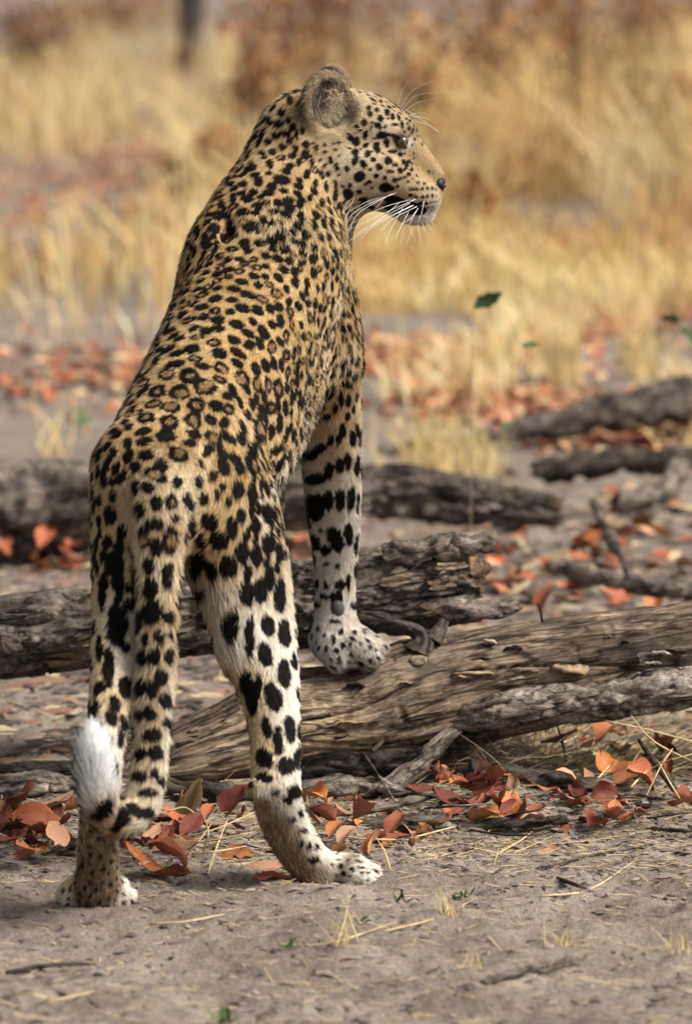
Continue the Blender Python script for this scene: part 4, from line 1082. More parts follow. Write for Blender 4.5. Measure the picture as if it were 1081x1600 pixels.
def shelf(name, px, py, rx, rz, mat, tilt=.2, seed=0, parent=None, on=None, thick=.35):
    h = log_hit(on, px, py)
    if not h: return
    c = h[0]; n = h[1]
    up = Vector((0, 0, 1)); side = n.cross(up).normalized(); out = (n * .9 - up * tilt).normalized(); nrm = side.cross(out)
    rnd = np.random.default_rng(seed + 77)
    seg, V, F_ = 22, [], []
    sx, so = M(rx, .8), M(rz, .8)
    ph = rnd.uniform(0, 6, 4)
    prof = ((.0, .5), (.45, .75), (.8, .55), (1.0, .1), (.85, -.25), (.4, -.3))
    for k in range(seg):
        a = 2 * math.pi * k / seg
        w = 1 + .10 * math.sin(3 * a + ph[0]) + .07 * math.sin(7 * a + ph[1]) + .05 * math.sin(11 * a + ph[2])
        for (s, z) in prof:
            V.append(c + side * (math.cos(a) * sx * s * w) + out * (math.sin(a) * so * s * w) + nrm * (z * so * thick + .0012 * math.sin(5 * a + s * 9 + ph[3])))
    m = len(prof)
    for k in range(seg):
        k2 = (k + 1) % seg
        for j in range(m - 1):
            F_.append((k * m + j, k2 * m + j, k2 * m + j + 1, k * m + j + 1))
    o = link_mesh(name, np.array([tuple(v) for v in V]) - np.array(parent.location), F_, mat, parent)
    grain_attr(o, 1.0)
    return o
lon = [trunk, fl]
for i, (px, py, rx, rz, mt, tl_) in enumerate(((893, 1040, 32, 24, fung_m, .5), (766, 1006, 11, 14, pale_m, -.3), (803, 1016, 17, 12, dark_m, .2), (740, 1054, 34, 14, fung_m, .3), (722, 1060, 16, 12, fung_m, .2), (1030, 1022, 20, 10, pale_m, .5), (1052, 1018, 18, 10, dark_m, .4),
                                           (1016, 1038, 18, 9, pale_m, .5), (828, 1049, 14, 7, worn_m, .2), (950, 996, 8, 6, worn_m, .1), (757, 1030, 8, 6, dark_m, .1), (976, 1004, 7, 6, dark_m, .1), (556, 1075, 16, 13, dark_m, .2), (548, 1130, 20, 10, fung_m, .1), (636, 1068, 13, 7, worn_m, .1))):
    shelf('bracket_fungus' if mt in (fung_m, pale_m) else 'knot', px, py, rx, rz, mt, tl_, i, front_log, lon)
h = log_hit([trunk], 652, 1032)
for k, (rr, mt) in enumerate(((15, worn_m), (9, dark_m))):
    o = ellipsoid('knot', h[0] + h[1] * (.0 if k == 0 else .0045), (M(rr, .8), M(rr * .8, .8), M(6 if k == 0 else 3, .8)), basis(h[1], (0, 0, 1)), mt, front_log, 18, 10); grain_attr(o, 1.)
tube('twig', [P(847, 972, .79), P(844, 955, .785), P(840, 943, .78)], [.0022, .002, .0024], dark_m, front_log, 6, 3)
for o in front_log.children:
    if o.name.startswith('twig'): grain_attr(o, .1, (0, 0, 1))

# ---- the rough log behind, broken off at its right end
BACK = Ls((-330, 1060, 1.02, 58), (-120, 1015, 1.01, 58), (0, 996, 1.0, 59), (140, 980, .99, 60), (300, 965, .985, 62), (470, 945, .98, 63), (600, 924, .975, 63), (690, 908, .97, 62), (742, 900, .965, 60))
back_log = empty('fallen_log', tuple(BACK[3][:3]))
tag(back_log, 'rough grey-barked log lying behind the legs, broken off jagged at its right end', 'log', 'fallen logs')
btrunk = log_mesh('trunk', BACK, bark_m, back_log, .0030, (.009, .0060), 'bark', 31, .0, .05)
log_mesh('splinter', Ls((640, 952, .93, 18), (710, 950, .925, 20), (770, 950, .93, 16), (806, 946, .935, 4)), bark_m, back_log, .0030, (.003, .004), 'bark', 32, .01, .02)
log_mesh('splinter', Ls((600, 868, .93, 14), (680, 858, .925, 17), (735, 850, .925, 15), (768, 846, .93, 9)), bark_m, back_log, .0030, (.003, .005), 'bark', 33, .01, .02)
log_mesh('branch_stump', Ls((14, 1000, .945, 26), (2, 1000, .915, 22), (-8, 1000, .89, 17)), bark_m, back_log, .0030, (.003, .004), 'bark', 34, .01, .01)
# loose flakes of bark standing off the upper side and edge
def flake(px, py, w, h_, on, parent, mat, seed, lift=.003, yaw=0., dirx=None):
    hit = log_hit(on, px, py)
    if not hit: return
    rnd = np.random.default_rng(seed)
    n = hit[1]; ax = (dirx or Vector((1, 0, .1))); ax = (ax - n * ax.dot(n)).normalized(); sd = n.cross(ax)
    W_, H_ = M(w, .95), M(h_, .95)
    nx, ny = 7, 4; V = []; F_ = []
    cur = rnd.uniform(.2, .8); ph = rnd.uniform(0, 6, 3)
    for side_ in (0, 1):
        for i in range(nx):
            for j in range(ny):
                s, t = i / (nx - 1) * 2 - 1, j / (ny - 1) * 2 - 1
                e = 1 + .22 * math.sin(4 * s + ph[0] + t) + rnd.normal(0, .07)
                off = lift + cur * .010 * (s * s) * (1 if s > 0 else .3) + .002 * math.sin(5 * t + ph[1]) - side_ * .0028
                V.append(hit[0] + ax * (s * W_ * (1 + .15 * math.sin(3 * t + ph[2]))) + sd * (t * H_ * e) + n * off)
    k = nx * ny
    for i in range(nx - 1):
        for j in range(ny - 1):
            a = i * ny + j
            F_.append((a, a + ny, a + ny + 1, a + 1)); F_.append((k + a, k + a + 1, k + a + ny + 1, k + a + ny))
    rim = [i * ny for i in range(nx)] + [(nx - 1) * ny + j for j in range(1, ny)] + [i * ny + ny - 1 for i in range(nx - 2, -1, -1)] + [j for j in range(ny - 2, 0, -1)]
    for a, b2 in zip(rim, rim[1:] + rim[:1]): F_.append((b2, a, k + a, k + b2))
    o = link_mesh('bark_flake', np.array([tuple(v) for v in V]) - np.array(parent.location), F_, mat, parent, smooth=False)
    grain_attr(o, .2, tuple(ax))
r2 = np.random.default_rng(5)
for i in range(46):
    px = r2.uniform(-10, 740); yc = np.interp(px, [0, 300, 470, 600, 740], [996, 965, 945, 924, 902])
    flake(px, yc + r2.uniform(-52, 45), r2.uniform(16, 42), r2.uniform(4, 10), [btrunk], back_log, [bark_m, bark_m, dark_m, worn_m][i % 4], 200 + i, r2.uniform(.001, .005), dirx=Vector((1, 0, .14)))
for i in range(34):
    px = r2.uniform(300, 1075); yc = np.interp(px, [330, 560, 760, 1080], [1160, 1122, 1068, 1022])
    flake(px, yc + r2.uniform(-20, 74), r2.uniform(10, 32), r2.uniform(2.5, 6), lon, front_log, [worn_m, dark_m, bark_m][i % 3], 300 + i, r2.uniform(-.0005, .0025), dirx=Vector((1, 0, .2)))
flake(130, 1030, 60, 11, [btrunk], back_log, ends_m, 399, .004, dirx=Vector((1, 0, .12)))

# ---- dead logs out of focus behind
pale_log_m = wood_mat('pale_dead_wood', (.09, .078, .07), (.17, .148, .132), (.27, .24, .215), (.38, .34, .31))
def far_log(label, pts, mat, seed, st=.010, amp=(.02, .010)):
    e = empty('fallen_log', tuple(S(*pts[len(pts) // 2])[:3]))
    tag(e, label, 'log', 'fallen logs')
    log_mesh('trunk', Ls(*pts), mat, e, st, amp, 'bark', seed, .05, .05)
    return e
far_log('blurred dark grey log lying across the ground behind the leopard, nearly level', ((-160, 812, 3.05, 76), (60, 796, 3.05, 74), (260, 776, 3.05, 66), (450, 772, 3.05, 46), (620, 768, 3.05, 32), (760, 786, 3.05, 22), (860, 802, 3.05, 12)), far_m, 51)
far_log('long blurred grey log slanting up to the right edge behind dry straw', ((590, 716, 4.9, 14), (680, 700, 4.9, 17), (800, 676, 4.95, 21), (950, 646, 5.0, 27), (1100, 624, 5.05, 32), (1250, 612, 5.1, 33)), far_m, 52)
f3 = far_log('blurred brown log with a dark underside at the right edge', ((845, 738, 3.7, 14), (930, 724, 3.7, 22), (1010, 718, 3.72, 24), (1120, 722, 3.75, 26), (1250, 724, 3.75, 26)), dark_m, 53)
log_mesh('branch_stump', Ls((1060, 735, 3.6, 18), (1040, 765, 3.5, 18), (1000, 780, 3.4, 17), (960, 784, 3.35, 12)), far_m, f3, .010, (.008, .006), 'bark', 54, 0, .02)
far_log('blurred dead branch low on the ground right of the broken log', ((840, 878, 2.35, 5), (900, 896, 2.3, 8), (960, 908, 2.25, 10), (1040, 920, 2.2, 11), (1120, 926, 2.2, 11)), far_m, 55, .008, (.004, .004))
far_log('blurred crooked branch standing up beside the right edge', ((930, 790, 2.9, 5), (950, 835, 2.75, 6), (975, 880, 2.6, 7), (990, 915, 2.5, 6)), far_m, 56, .008, (.004, .004))
# ================================================================== leaves, straw, bark on the ground
def leaf_mat(name, top, under, vein):
    m, nt, b = new_mat(name); n, l = nt.nodes, nt.links
    ob = n.new('ShaderNodeObjectInfo'); at = n.new('ShaderNodeAttribute'); at.attribute_name = 'rib'
    geo = n.new('ShaderNodeNewGeometry')
    tx = n.new('ShaderNodeTexCoord'); ns = n.new('ShaderNodeTexNoise'); ns.inputs['Scale'].default_value = 55; ns.inputs['Detail'].default_value = 5
    l.new(tx.outputs['Object'], ns.inputs['Vector'])
    m1 = n.new('ShaderNodeMix'); m1.data_type = 'RGBA'; m1.inputs[6].default_value = (*top, 1); m1.inputs[7].default_value = (*under, 1); l.new(geo.outputs['Backfacing'], m1.inputs[0])
    r = n.new('ShaderNodeValToRGB'); r.color_ramp.elements[0].color = (.30, .27, .25, 1); r.color_ramp.elements[0].position = .34; r.color_ramp.elements[1].color = (1.35, 1.32, 1.3, 1); r.color_ramp.elements[1].position = .65
    l.new(ns.outputs['Fac'], r.inputs['Fac'])
    m2 = n.new('ShaderNodeMix'); m2.data_type = 'RGBA'; m2.blend_type = 'MULTIPLY'; m2.inputs[0].default_value = .8; l.new(m1.outputs[2], m2.inputs[6]); l.new(r.outputs[0], m2.inputs[7])
    m3 = n.new('ShaderNodeMix'); m3.data_type = 'RGBA'; l.new(at.outputs['Fac'], m3.inputs[0]); l.new(m2.outputs[2], m3.inputs[6]); m3.inputs[7].default_value = (*vein, 1)
    hv = n.new('ShaderNodeHueSaturation'); mp = n.new('ShaderNodeMapRange'); mp.inputs[3].default_value = .6; mp.inputs[4].default_value = 1.35
    l.new(ob.outputs['Random'], mp.inputs[0]); l.new(mp.outputs[0], hv.inputs['Value']); l.new(m3.outputs[2], hv.inputs['Color'])
    l.new(hv.outputs[0], b.inputs['Base Color']); b.inputs['Roughness'].default_value = .7
    return m
leaf_ms = [leaf_mat('rust_leaf', (.30, .085, .036), (.36, .15, .085), (.28, .12, .08)), leaf_mat('deep_red_leaf', (.17, .040, .024), (.28, .10, .06), (.18, .06, .04)),
           leaf_mat('orange_leaf', (.42, .145, .045), (.44, .21, .10), (.36, .17, .09)), leaf_mat('pink_brown_leaf', (.36, .20, .12), (.42, .26, .17), (.36, .2, .14))]
tan_leaf = leaf_mat('tan_leaf', (.34, .235, .11), (.30, .21, .11), (.22, .14, .06)); yel_leaf = leaf_mat('yellow_leaf', (.42, .28, .07), (.36, .25, .09), (.3, .2, .06))
green_leaf = leaf_mat('green_leaf', (.055, .10, .03), (.08, .12, .05), (.1, .14, .06))
def leaf_geom(seed, aspect=.58, fold=.25, curl=.5, twist=.3):
    """A leaf of unit length lying along +x, base at the origin."""
    r = np.random.default_rng(seed); nx, ny = 8, 5; V = []; rib = []; brk = r.random() < .35; eb = r.normal(0, .10, (8, 5))
    ph = r.uniform(0, 6, 3); fa = fold * r.uniform(.4, 1.5); cu = curl * r.uniform(-.6, 1.3); tw = twist * r.uniform(-1, 1); cup = r.uniform(-.3, .8)
    for i in range(nx):
        s = i / (nx - 1)
        w = aspect * .5 * (math.sin(math.pi * min(1, s * .96 + .02)**.85)**.75) * (1 + .10 * math.sin(9 * s + ph[0]) + .05 * math.sin(23 * s + ph[1]))
        for j in range(ny):
            t = j / (ny - 1) * 2 - 1
            if brk and j in (0, 4): w_e = w * (1 + eb[i, j] * 2.2)
            else: w_e = w * (1 + eb[i, j] * .4)
            y = t * w_e; z = abs(t) * w * fa * 2 + cup * t * t * w * .5 * math.sin(3 * s + ph[1])
            a = tw * (s - .5); y, z = y * math.cos(a) - z * math.sin(a), y * math.sin(a) + z * math.cos(a)
            th = cu * (s - .3) * 1.6
            x = s * math.cos(th * .5); z += s * math.sin(th) * .5 + .045 * math.sin(6 * t + 4 * s + ph[2]) + .03 * math.sin(11 * s + 3 * t + ph[0])
            V.append((x, y, z)); rib.append(.55 if j == 2 else 0.)
    F_ = [(i * ny + j, (i + 1) * ny + j, (i + 1) * ny + j + 1, i * ny + j + 1) for i in range(nx - 1) for j in range(ny - 1)]
    me = bpy.data.meshes.new('leaf'); me.from_pydata(V, [], F_); me.update()
    me.polygons.foreach_set('use_smooth', np.ones(len(F_), dtype=bool))
    a = me.attributes.new('rib', 'FLOAT', 'POINT'); a.data.foreach_set('value', np.array(rib, dtype=np.float32))
    return me
leaf_meshes = []
for k in range(14):
    for mt in leaf_ms:
        me = leaf_geom(k * 13 + 1, (.42, .55, .7, .62, .35, .8, .5)[k % 7], .38, .75, .6); me.materials.append(mt); leaf_meshes.append(me)
lr = np.random.default_rng(21)
def put_leaf(px, py, size, label, group, mesh=None, z=.0, yaw=None, tilt=None, roll=None, at=None):
    p = at or G(px, py)
    zz = gz(p.x, p.y) + z + .004
    o = bpy.data.objects.new('fallen_leaf', mesh or leaf_meshes[lr.integers(len(leaf_meshes))]); COL.objects.link(o)
    s = size * 1.0 * (p.y - CAM.y) / FPX
    o.scale = (s, s, s); o.location = (p.x - s * .4, p.y, zz)
    o.rotation_euler = (lr.normal(0, .5) if roll is None else roll, lr.normal(0, .35) if tilt is None else tilt, lr.uniform(0, 6.28) if yaw is None else yaw)
    lo = min((o.rotation_euler.to_matrix() @ (Vector(v.co) * s)).z for v in o.data.vertices)
    o.location.z = zz - lo - .004
    tag(o, label, 'leaf', group); return o
TINT = ('rusty', 'crimson', 'orange', 'tan')
def pile(n, x0, x1, y0, y1, size, where, group, zmax=.02, pick=None):
    """Leaves strewn over a patch; each label gives the leaf's colour and its place in the patch."""
    for _ in range(n):
        px, py = lr.uniform(x0, x1), lr.uniform(y0, y1)
        k = (0, 0, 1, 1, 2, 3)[lr.integers(6)] if pick is None else pick[lr.integers(len(pick))]
        tx, ty = (px - x0) / (x1 - x0), (py - y0) / (y1 - y0)
        pos = ('back', 'middle', 'front')[min(2, int(ty * 3))] + ' ' + ('left', 'centre', 'right')[min(2, int(tx * 3))]
        f_ = lr.uniform(.55, 1.15)
        put_leaf(px, py, size * f_, f'{("small", "medium", "large")[min(2, int((f_ - .55) * 5))]} {TINT[k]} leaf {where}, at its {pos}', group, leaf_meshes[lr.integers(14) * 4 + k], lr.uniform(-.006, zmax))
GL = 'fallen leaves around the log'
pile(24, -5, 128, 1295, 1375, 72, 'in the pile at the lower left edge', GL, .035)
pile(10, 20, 140, 1285, 1325, 66, 'in the row behind the lower left pile', GL, .035, (1, 0))
pile(24, 196, 310, 1290, 1375, 70, 'in the heap between the hind feet', GL, .03)
pile(7, 300, 400, 1275, 1315, 56, 'in the cluster behind pale straws', GL, .02)
pile(30, 690, 830, 1245, 1285, 56, 'in the heap below the middle of the log', GL, .03)
pile(18, 830, 1010, 1250, 1290, 54, 'in the heap below the right of the log', GL, .025)
pile(12, 480, 680, 1270, 1335, 52, 'in the scatter right of the hind leg', GL, .008)
pile(16, 850, 1010, 1115, 1195, 58, 'in the gap under the log end', GL, .05)
pile(16, 480, 690, 1240, 1300, 50, 'in the thin band below the log', GL, .012)
pile(14, 850, 1070, 1235, 1290, 50, 'in the band at the lower right', GL, .02)
pile(7, 1010, 1085, 1180, 1250, 52, 'in the straw at the right edge', GL, .02)
pile(22, 0, 150, 866, 895, 46, 'in the blurred cluster behind the left leg', 'blurred leaves behind the logs', .05, (0, 0, 2))
pile(30, 560, 840, 850, 930, 52, 'in the blurred patch above the broken log end', 'blurred leaves behind the logs', .01, (0, 2, 3))
pile(22, 840, 1085, 830, 960, 52, 'in the blurred patch right of the logs', 'blurred leaves behind the logs', .01, (0, 2, 3))
pile(12, 440, 500, 840, 880, 55, 'in the blurred patch between the legs', 'blurred leaves behind the logs', .01, (0, 2, 3))
def big(px, py, size, mt, label, seed, yaw, tilt, roll, aspect=.58, z=0., Y=None, fold=.25, curl=.4):
    me = leaf_geom(seed, aspect, fold, curl); me.materials.append(mt)
    return put_leaf(px, py, size, label, GL, me, z, yaw, tilt, roll)
big(316, 1292, 82, tan_leaf, 'large tan leaf standing upright against the log', 301, .35, -1.15, .35, .62, fold=.1, curl=.15)
big(375, 1272, 62, leaf_ms[1], 'dark red leaf standing behind the right hind leg', 302, .4, -.9, .4, .75)
big(365, 1336, 58, leaf_ms[2], 'orange-brown cupped leaf in front of the straws', 303, .1, -.2, .5, .7)
big(415, 1358, 74, leaf_ms[3], 'pale pinkish leaf lying flat left of the hind paw', 304, .12, 0, .35, .42, fold=.1)
big(418, 1378, 58, leaf_ms[0], 'narrow red leaf nearest the right hind paw', 305, .1, 0, .3, .4)
big(548, 1232, 56, leaf_ms[2], 'single orange leaf lying on bark below the log', 306, -.1, -.1, .5, .6)
big(708, 1204, 60, leaf_ms[2], 'curled orange leaf tucked under the log', 307, .5, -.4, .5, .7)
big(810, 1276, 58, leaf_ms[2], 'large orange leaf leaning in the heap', 308, 1.2, -.8, .3, .75)
big(757, 1286, 62, yel_leaf, 'yellow leaf at the front of the heap', 309, .1, -.15, .45, .62)
big(985, 1246, 62, leaf_ms[2], 'bright orange leaf at the right below the log', 310, .2, -.35, .5, .75)
big(855, 1312, 36, leaf_ms[3], 'small pale leaf alone on the sand in front of the heap', 311, .2, 0, .3, .6)
big(640, 1300, 60, leaf_ms[1], 'flat dark red leaf right of the hind paw', 312, .1, 0, .3, .5)
big(605, 1312, 60, leaf_ms[0], 'long red leaf above the hind paw', 313, .05, 0, .3, .35)
# far patches of red leaves nobody could count
def scatter_quads(name, P_, size, cols, mat, flat=True, seed=0):
    r = np.random.default_rng(seed); n = len(P_)
    a = r.uniform(0, 6.28, n); t1 = r.normal(0, .5, n)
    u = np.stack([np.cos(a), np.sin(a), t1 * .6], 1) * size[:, None]; v = np.stack([-np.sin(a), np.cos(a), r.normal(0, .4, n)], 1) * size[:, None] * .55
    up = np.array((0, 0, 1.)) * (size * .25)[:, None]
    V = np.stack([P_ - u, P_ - v * 1. + up * .6, P_ + u, P_ + v + up * .6], 1).reshape(-1, 3)
    Fq = np.arange(n * 4).reshape(n, 4)
    o = link_mesh(name, V, Fq, mat, smooth=False)
    set_color(o.data, 'tint', np.repeat(cols, 4, 0)); return o
def tint_mat(name, rough=.8, trans=0.):
    m, nt, b = new_mat(name); a = nt.nodes.new('ShaderNodeAttribute'); a.attribute_name = 'tint'
    nt.links.new(a.outputs['Color'], b.inputs['Base Color']); b.inputs['Roughness'].default_value = rough
    if trans:
        ts = nt.nodes.new('ShaderNodeBsdfTranslucent'); mx = nt.nodes.new('ShaderNodeMixShader'); mx.inputs[0].default_value = trans
        out = nt.nodes['Material Output']; nt.links.new(a.outputs['Color'], ts.inputs[0]); nt.links.new(b.outputs[0], mx.inputs[1]); nt.links.new(ts.outputs[0], mx.inputs[2]); nt.links.new(mx.outputs[0], out.inputs[0])
    return m
litter_m = tint_mat('leaf_litter'); straw_tint = tint_mat('dry_grass', .7, .25); bits_m = tint_mat('wood_bits', .9)
def Gv(x, y):
    """Many photo points to the ground at once."""
    d = np.stack([x - CX, np.full_like(x, _F.y * FPX) + _U.y * (CY - y), _F.z * FPX + _U.z * (CY - y)], 1)
    t = -CAM.z / d[:, 2]
    q = np.array(CAM) + d * t[:, None]; q[:, 2] = ground_h(q[:, 0], q[:, 1])
    return q
def patch(px, py, sx, sy, n, r):
    x, y = r.normal(px, sx, n), np.maximum(r.normal(py, sy, n), 25)
    q = Gv(x, y); q[:, 2] += .01
    return q
pr_ = np.random.default_rng(31)
pts = []
for q in ((600, 560, 40, 12, 380), (840, 625, 60, 16, 340), (960, 690, 70, 16, 300), (1040, 660, 40, 16, 220), (90, 590, 120, 26, 200), (180, 580, 80, 20, 160), (700, 630, 50, 14, 300), (780, 550, 80, 16, 350), (960, 500, 80, 20, 300), (100, 405, 90, 14, 300), (640, 400, 90, 18, 500), (860, 390, 70, 20, 500), (150, 320, 120, 40, 900),
          (160, 240, 130, 30, 900), (900, 430, 90, 10, 250), (300, 620, 60, 14, 200), (870, 880, 120, 40, 60), (1000, 800, 60, 30, 40), (200, 150, 100, 40, 500)):
    pts.append(patch(*q, pr_))
pts = np.concatenate(pts)
cl = np.array([(.30, .07, .03), (.36, .12, .06), (.42, .24, .14), (.24, .10, .06), (.44, .31, .17)])[pr_.integers(0, 5, len(pts))] * pr_.uniform(.7, 1.3, (len(pts), 1))
far_litter = scatter_quads('leaf_litter', pts, pr_.uniform(.02, .036, len(pts)), cl, litter_m, seed=3)
tag(far_litter, 'patches of rust-red leaf litter scattered over the far ground', 'leaf litter', kind='stuff')
# crumbs of bark, stalk and soil on the near sand
cr = np.random.default_rng(41)
n = 15000
px = cr.uniform(-60, 1140, n); py = np.where(cr.random(n) < .6, cr.normal(1285, 45, n), cr.uniform(1080, 1620, n)); py = np.clip(py, 1000, 1640)
pp = Gv(px, py); pp[:, 2] += .0015
ln = cr.gamma(2., .0019, n) + .0010; wd = np.clip(ln * cr.uniform(.12, .6, n), .0006, .004)
straws = cr.random(n) < .30
ln = np.where(straws, ln * 2.6, ln); wd = np.where(straws, .0007, wd)
an = cr.normal(0, .8, n); u = np.stack([np.cos(an), np.sin(an), cr.normal(0, .12, n)], 1) * ln[:, None]; v = np.stack([-np.sin(an), np.cos(an), np.zeros(n)], 1) * wd[:, None]; w_ = np.array((0, 0, 1.)) * wd[:, None] * .8
V = np.stack([pp - u - v * .6, pp + u * .9 - v, pp + u + v * .5, pp - u * .8 + v, pp - u * .3 + w_, pp + u * .5 + w_ * .8], 1).reshape(-1, 3)
b0 = np.arange(n)[:, None] * 6
T = np.concatenate([b0 + np.array(t) for t in ((0, 1, 5), (0, 5, 4), (1, 2, 5), (2, 3, 4), (2, 4, 5), (3, 0, 4))])
bits = link_mesh('ground_debris', V, T, bits_m, smooth=False)
bc = np.where(straws[:, None], C(.46, .35, .19), np.array([(.07, .055, .045), (.12, .10, .085), (.17, .14, .12), (.23, .19, .165), (.20, .165, .145)])[cr.integers(0, 5, n)]) * cr.uniform(.6, 1.3, (n, 1))
set_color(bits.data, 'tint', np.repeat(bc, 6, 0))
tag(bits, 'crumbs of bark, stalk and soil strewn over the sand', 'debris', kind='stuff')

# straws and twigs: each lifted away on its own
straw_m, nt, b = new_mat('straw'); N, Lk = nt.nodes, nt.links; tc = N.new('ShaderNodeTexCoord')
Lk.new(ramp(noise(40, 4).outputs['Fac'], [(.3, (.30, .21, .09)), (.6, (.56, .44, .25)), (.8, (.66, .55, .36))]).outputs[0], b.inputs['Base Color']); b.inputs['Roughness'].default_value = .6
def straw(pts, r, label, group='straws and stalks on the ground', name='straw', cat='straw', mat=None):
    """pts: (photo x, photo y, height above the ground in metres) with the ground point under it."""
    q = []
    for (x, y, z) in pts:
        g = G(x, y); z0 = gz(g.x, g.y)
        # the point is seen at (x, y): when it is raised it stands nearer than the ground behind it
        p = G(x, y, z0 + z + r); q.append(p)
    base = q[0].copy()
    o = tube(name, q, [r, r * 1.05] + [r * .8] * (len(q) - 3) + [r * .35] if len(q) > 3 else [r] * (len(q) - 1) + [r * .5], mat or straw_m, None, 6, 4, base=tuple(base))
    if mat in (dark_m, bark_m): grain_attr(o, .1)
    tag(o, label, cat, group); return o
for i, pl in enumerate((((268, 1312, .01), (330, 1298, .03), (400, 1268, .05)), ((250, 1322, .01), (320, 1315, .03), (398, 1300, .04)), ((325, 1365, .0), (340, 1320, .03), (356, 1280, .05)), ((290, 1338, .01), (310, 1315, .03), (330, 1288, .045)),
                        ((300, 1335, .02), (340, 1330, .03), (385, 1322, .02)), ((262, 1268, .04), (290, 1262, .05), (315, 1280, .03)), ((240, 1300, .02), (275, 1305, .03), (310, 1330, .01)), ((318, 1330, .01), (326, 1300, .04), (318, 1275, .05)))):
    straw(pl, .0013, ('long pale straw slanting up to the right hind leg', 'long pale straw lying level between the hind feet', 'steep pale straw in front of the hind-leg leaves', 'short steep straw in the middle of the tangle', 'short level straw beside the orange cupped leaf', 'arched straw behind the tan leaf foot', 'straw end nearest the tail in the tangle', 'thin upright straw below the tan leaf')[i])
for i, pl in enumerate((((1000, 1262, .0), (1030, 1200, .05), (1050, 1170, .08)), ((1081, 1190, .03), (1020, 1158, .09), (985, 1118, .12)), ((1085, 1160, .08), (1010, 1140, .1), (945, 1126, .1)), ((1075, 1270, .0), (1050, 1230, .03), (1028, 1190, .06)), ((985, 1230, .02), (1010, 1205, .05), (1050, 1185, .07)), ((960, 1190, .03), (1010, 1196, .03), (1081, 1178, .05)),
           ((930, 1220, .02), (960, 1190, .05), (1000, 1175, .07)), ((950, 1195, .01), (940, 1170, .04), (980, 1150, .05)), ((900, 1205, .0), (960, 1195, .02), (1040, 1200, .02)))):
    straw(pl, .0014, ('steep straw crossing the charred stick at the right', 'high straw running up-left to the log at the right edge', 'level straw just below the log at the right edge', 'straw nearest the right edge on the sand, leaning left', 'slanting straw left of the charred stick', 'low level straw reaching the right edge', 'slanting straw above the bright orange leaf', 'short hooked straw in the gap under the log', 'level straw on the ground in the gap under the log')[i])
for pl, lb in ((((235, 1444, 0), (290, 1440, .006), (352, 1428, .004)), 'thin straw on the sand right of the left hind paw'), (((845, 1400, 0), (920, 1390, .003), (995, 1342, .004)), 'slim pale stalk slanting on the sand at the right'),
               (((640, 1310, 0), (720, 1290, .005), (790, 1282, .004)), 'straw lying in front of the leaf heap'), (((780, 1332, 0), (815, 1312, .006), (840, 1290, .004)), 'broad pale straw blade on the sand below the leaf heap'), (((490, 1300, 0), (560, 1310, .004), (640, 1312, .003)), 'straw behind the right hind paw'),
               (((610, 1360, 0), (600, 1330, .02), (585, 1305, .03)), 'bent straw beside the right hind paw'), (((455, 1482, 0), (530, 1470, .006), (620, 1440, .004)), 'long straw on the sand below the hind paw'), (((600, 1455, 0), (680, 1435, .005), (740, 1405, .006)), 'yellow stalk on the sand right of the paw'),
               (((70, 1565, 0), (110, 1558, .004), (150, 1548, .003)), 'short straw at the lower left of the sand'), (((1010, 1512, 0), (1050, 1518, .003), (1085, 1524, .003)), 'pale straw at the lower right edge'), (((20, 1550, 0), (60, 1556, .002), (85, 1560, 0)), 'straw stub near the bottom left corner'),
               (((525, 1480, 0), (538, 1440, .02), (545, 1400, .045)), 'upright dry stalk on the sand below the hind paw'), (((560, 1475, 0), (548, 1440, .02), (535, 1405, .04)), 'leaning dry stalk beside the upright one')):
    straw(pl, .0013, lb, group=None)
for pl, r, lb, mt in ((((265, 1498, 0), (320, 1490, .004), (390, 1476, .003)), .0022, 'dark twig on the sand at the lower left', dark_m), (((840, 1356, 0), (930, 1335, .004), (1045, 1318, .004)), .0022, 'long thin grey twig on the sand at the right', bark_m),
                      (((755, 1535, 0), (820, 1515, .005), (915, 1495, .004)), .005, 'blurred grey stick on the sand at the lower right', bark_m), (((10, 1520, 0), (80, 1508, .004), (150, 1506, .003)), .003, 'blurred dark stick at the lower left edge', dark_m),
                      (((885, 1200, 0), (878, 1160, .03), (866, 1122, .07)), .0022, 'thin dark stalk standing between ground and log', dark_m), (((1055, 1235, .01), (1025, 1195, .04), (997, 1156, .07)), .0055, 'charred stick leaning at the right edge', dark_m),
                      (((570, 1270, .01), (650, 1250, .015), (720, 1236, .01)), .004, 'grey twig below the log', bark_m), (((870, 1372, 0), (900, 1383, .003), (915, 1388, .002)), .003, 'short dark twig on the sand at the right', dark_m), (((560, 1165, .06), (600, 1225, .03), (640, 1290, .0)), .0016, 'bowed thin twig below the log', bark_m)):
    straw(pl, r, lb, None, 'twig', 'twig', mt)
# slabs and chunks of bark under the log
def chunk(label, pts, mat, seed, flatk=.45, name='bark_piece', amp=(.004, .004)):
    sp = Ls(*pts)
    def fl_(U, ca, sa, r): return -r * (1 - flatk) * np.abs(ca)**1.5
    e = empty(name, tuple(sp[0][:3])); tag(e, label, 'bark', 'bark pieces under the log')
    log_mesh('slab', sp, mat, e, .0035, amp, 'bark', seed, .02, .02, flat=fl_)
    return e
chunk('strip of bark hanging from the log down to the ground', ((592, 1240, .62, 18), (630, 1212, .65, 22), (672, 1178, .68, 20), (712, 1142, .71, 10)), bark_m, 71, .6)
chunk('dark curved bark shard standing in front of the log', ((735, 1190, .66, 10), (748, 1212, .63, 17), (770, 1240, .60, 22), (795, 1256, .58, 16)), dark_m, 72, .7)
chunk('long dark bark slab below the right of the log', ((790, 1212, .66, 18), (860, 1226, .63, 28), (940, 1246, .58, 26), (1010, 1262, .55, 16)), dark_m, 73, .7)
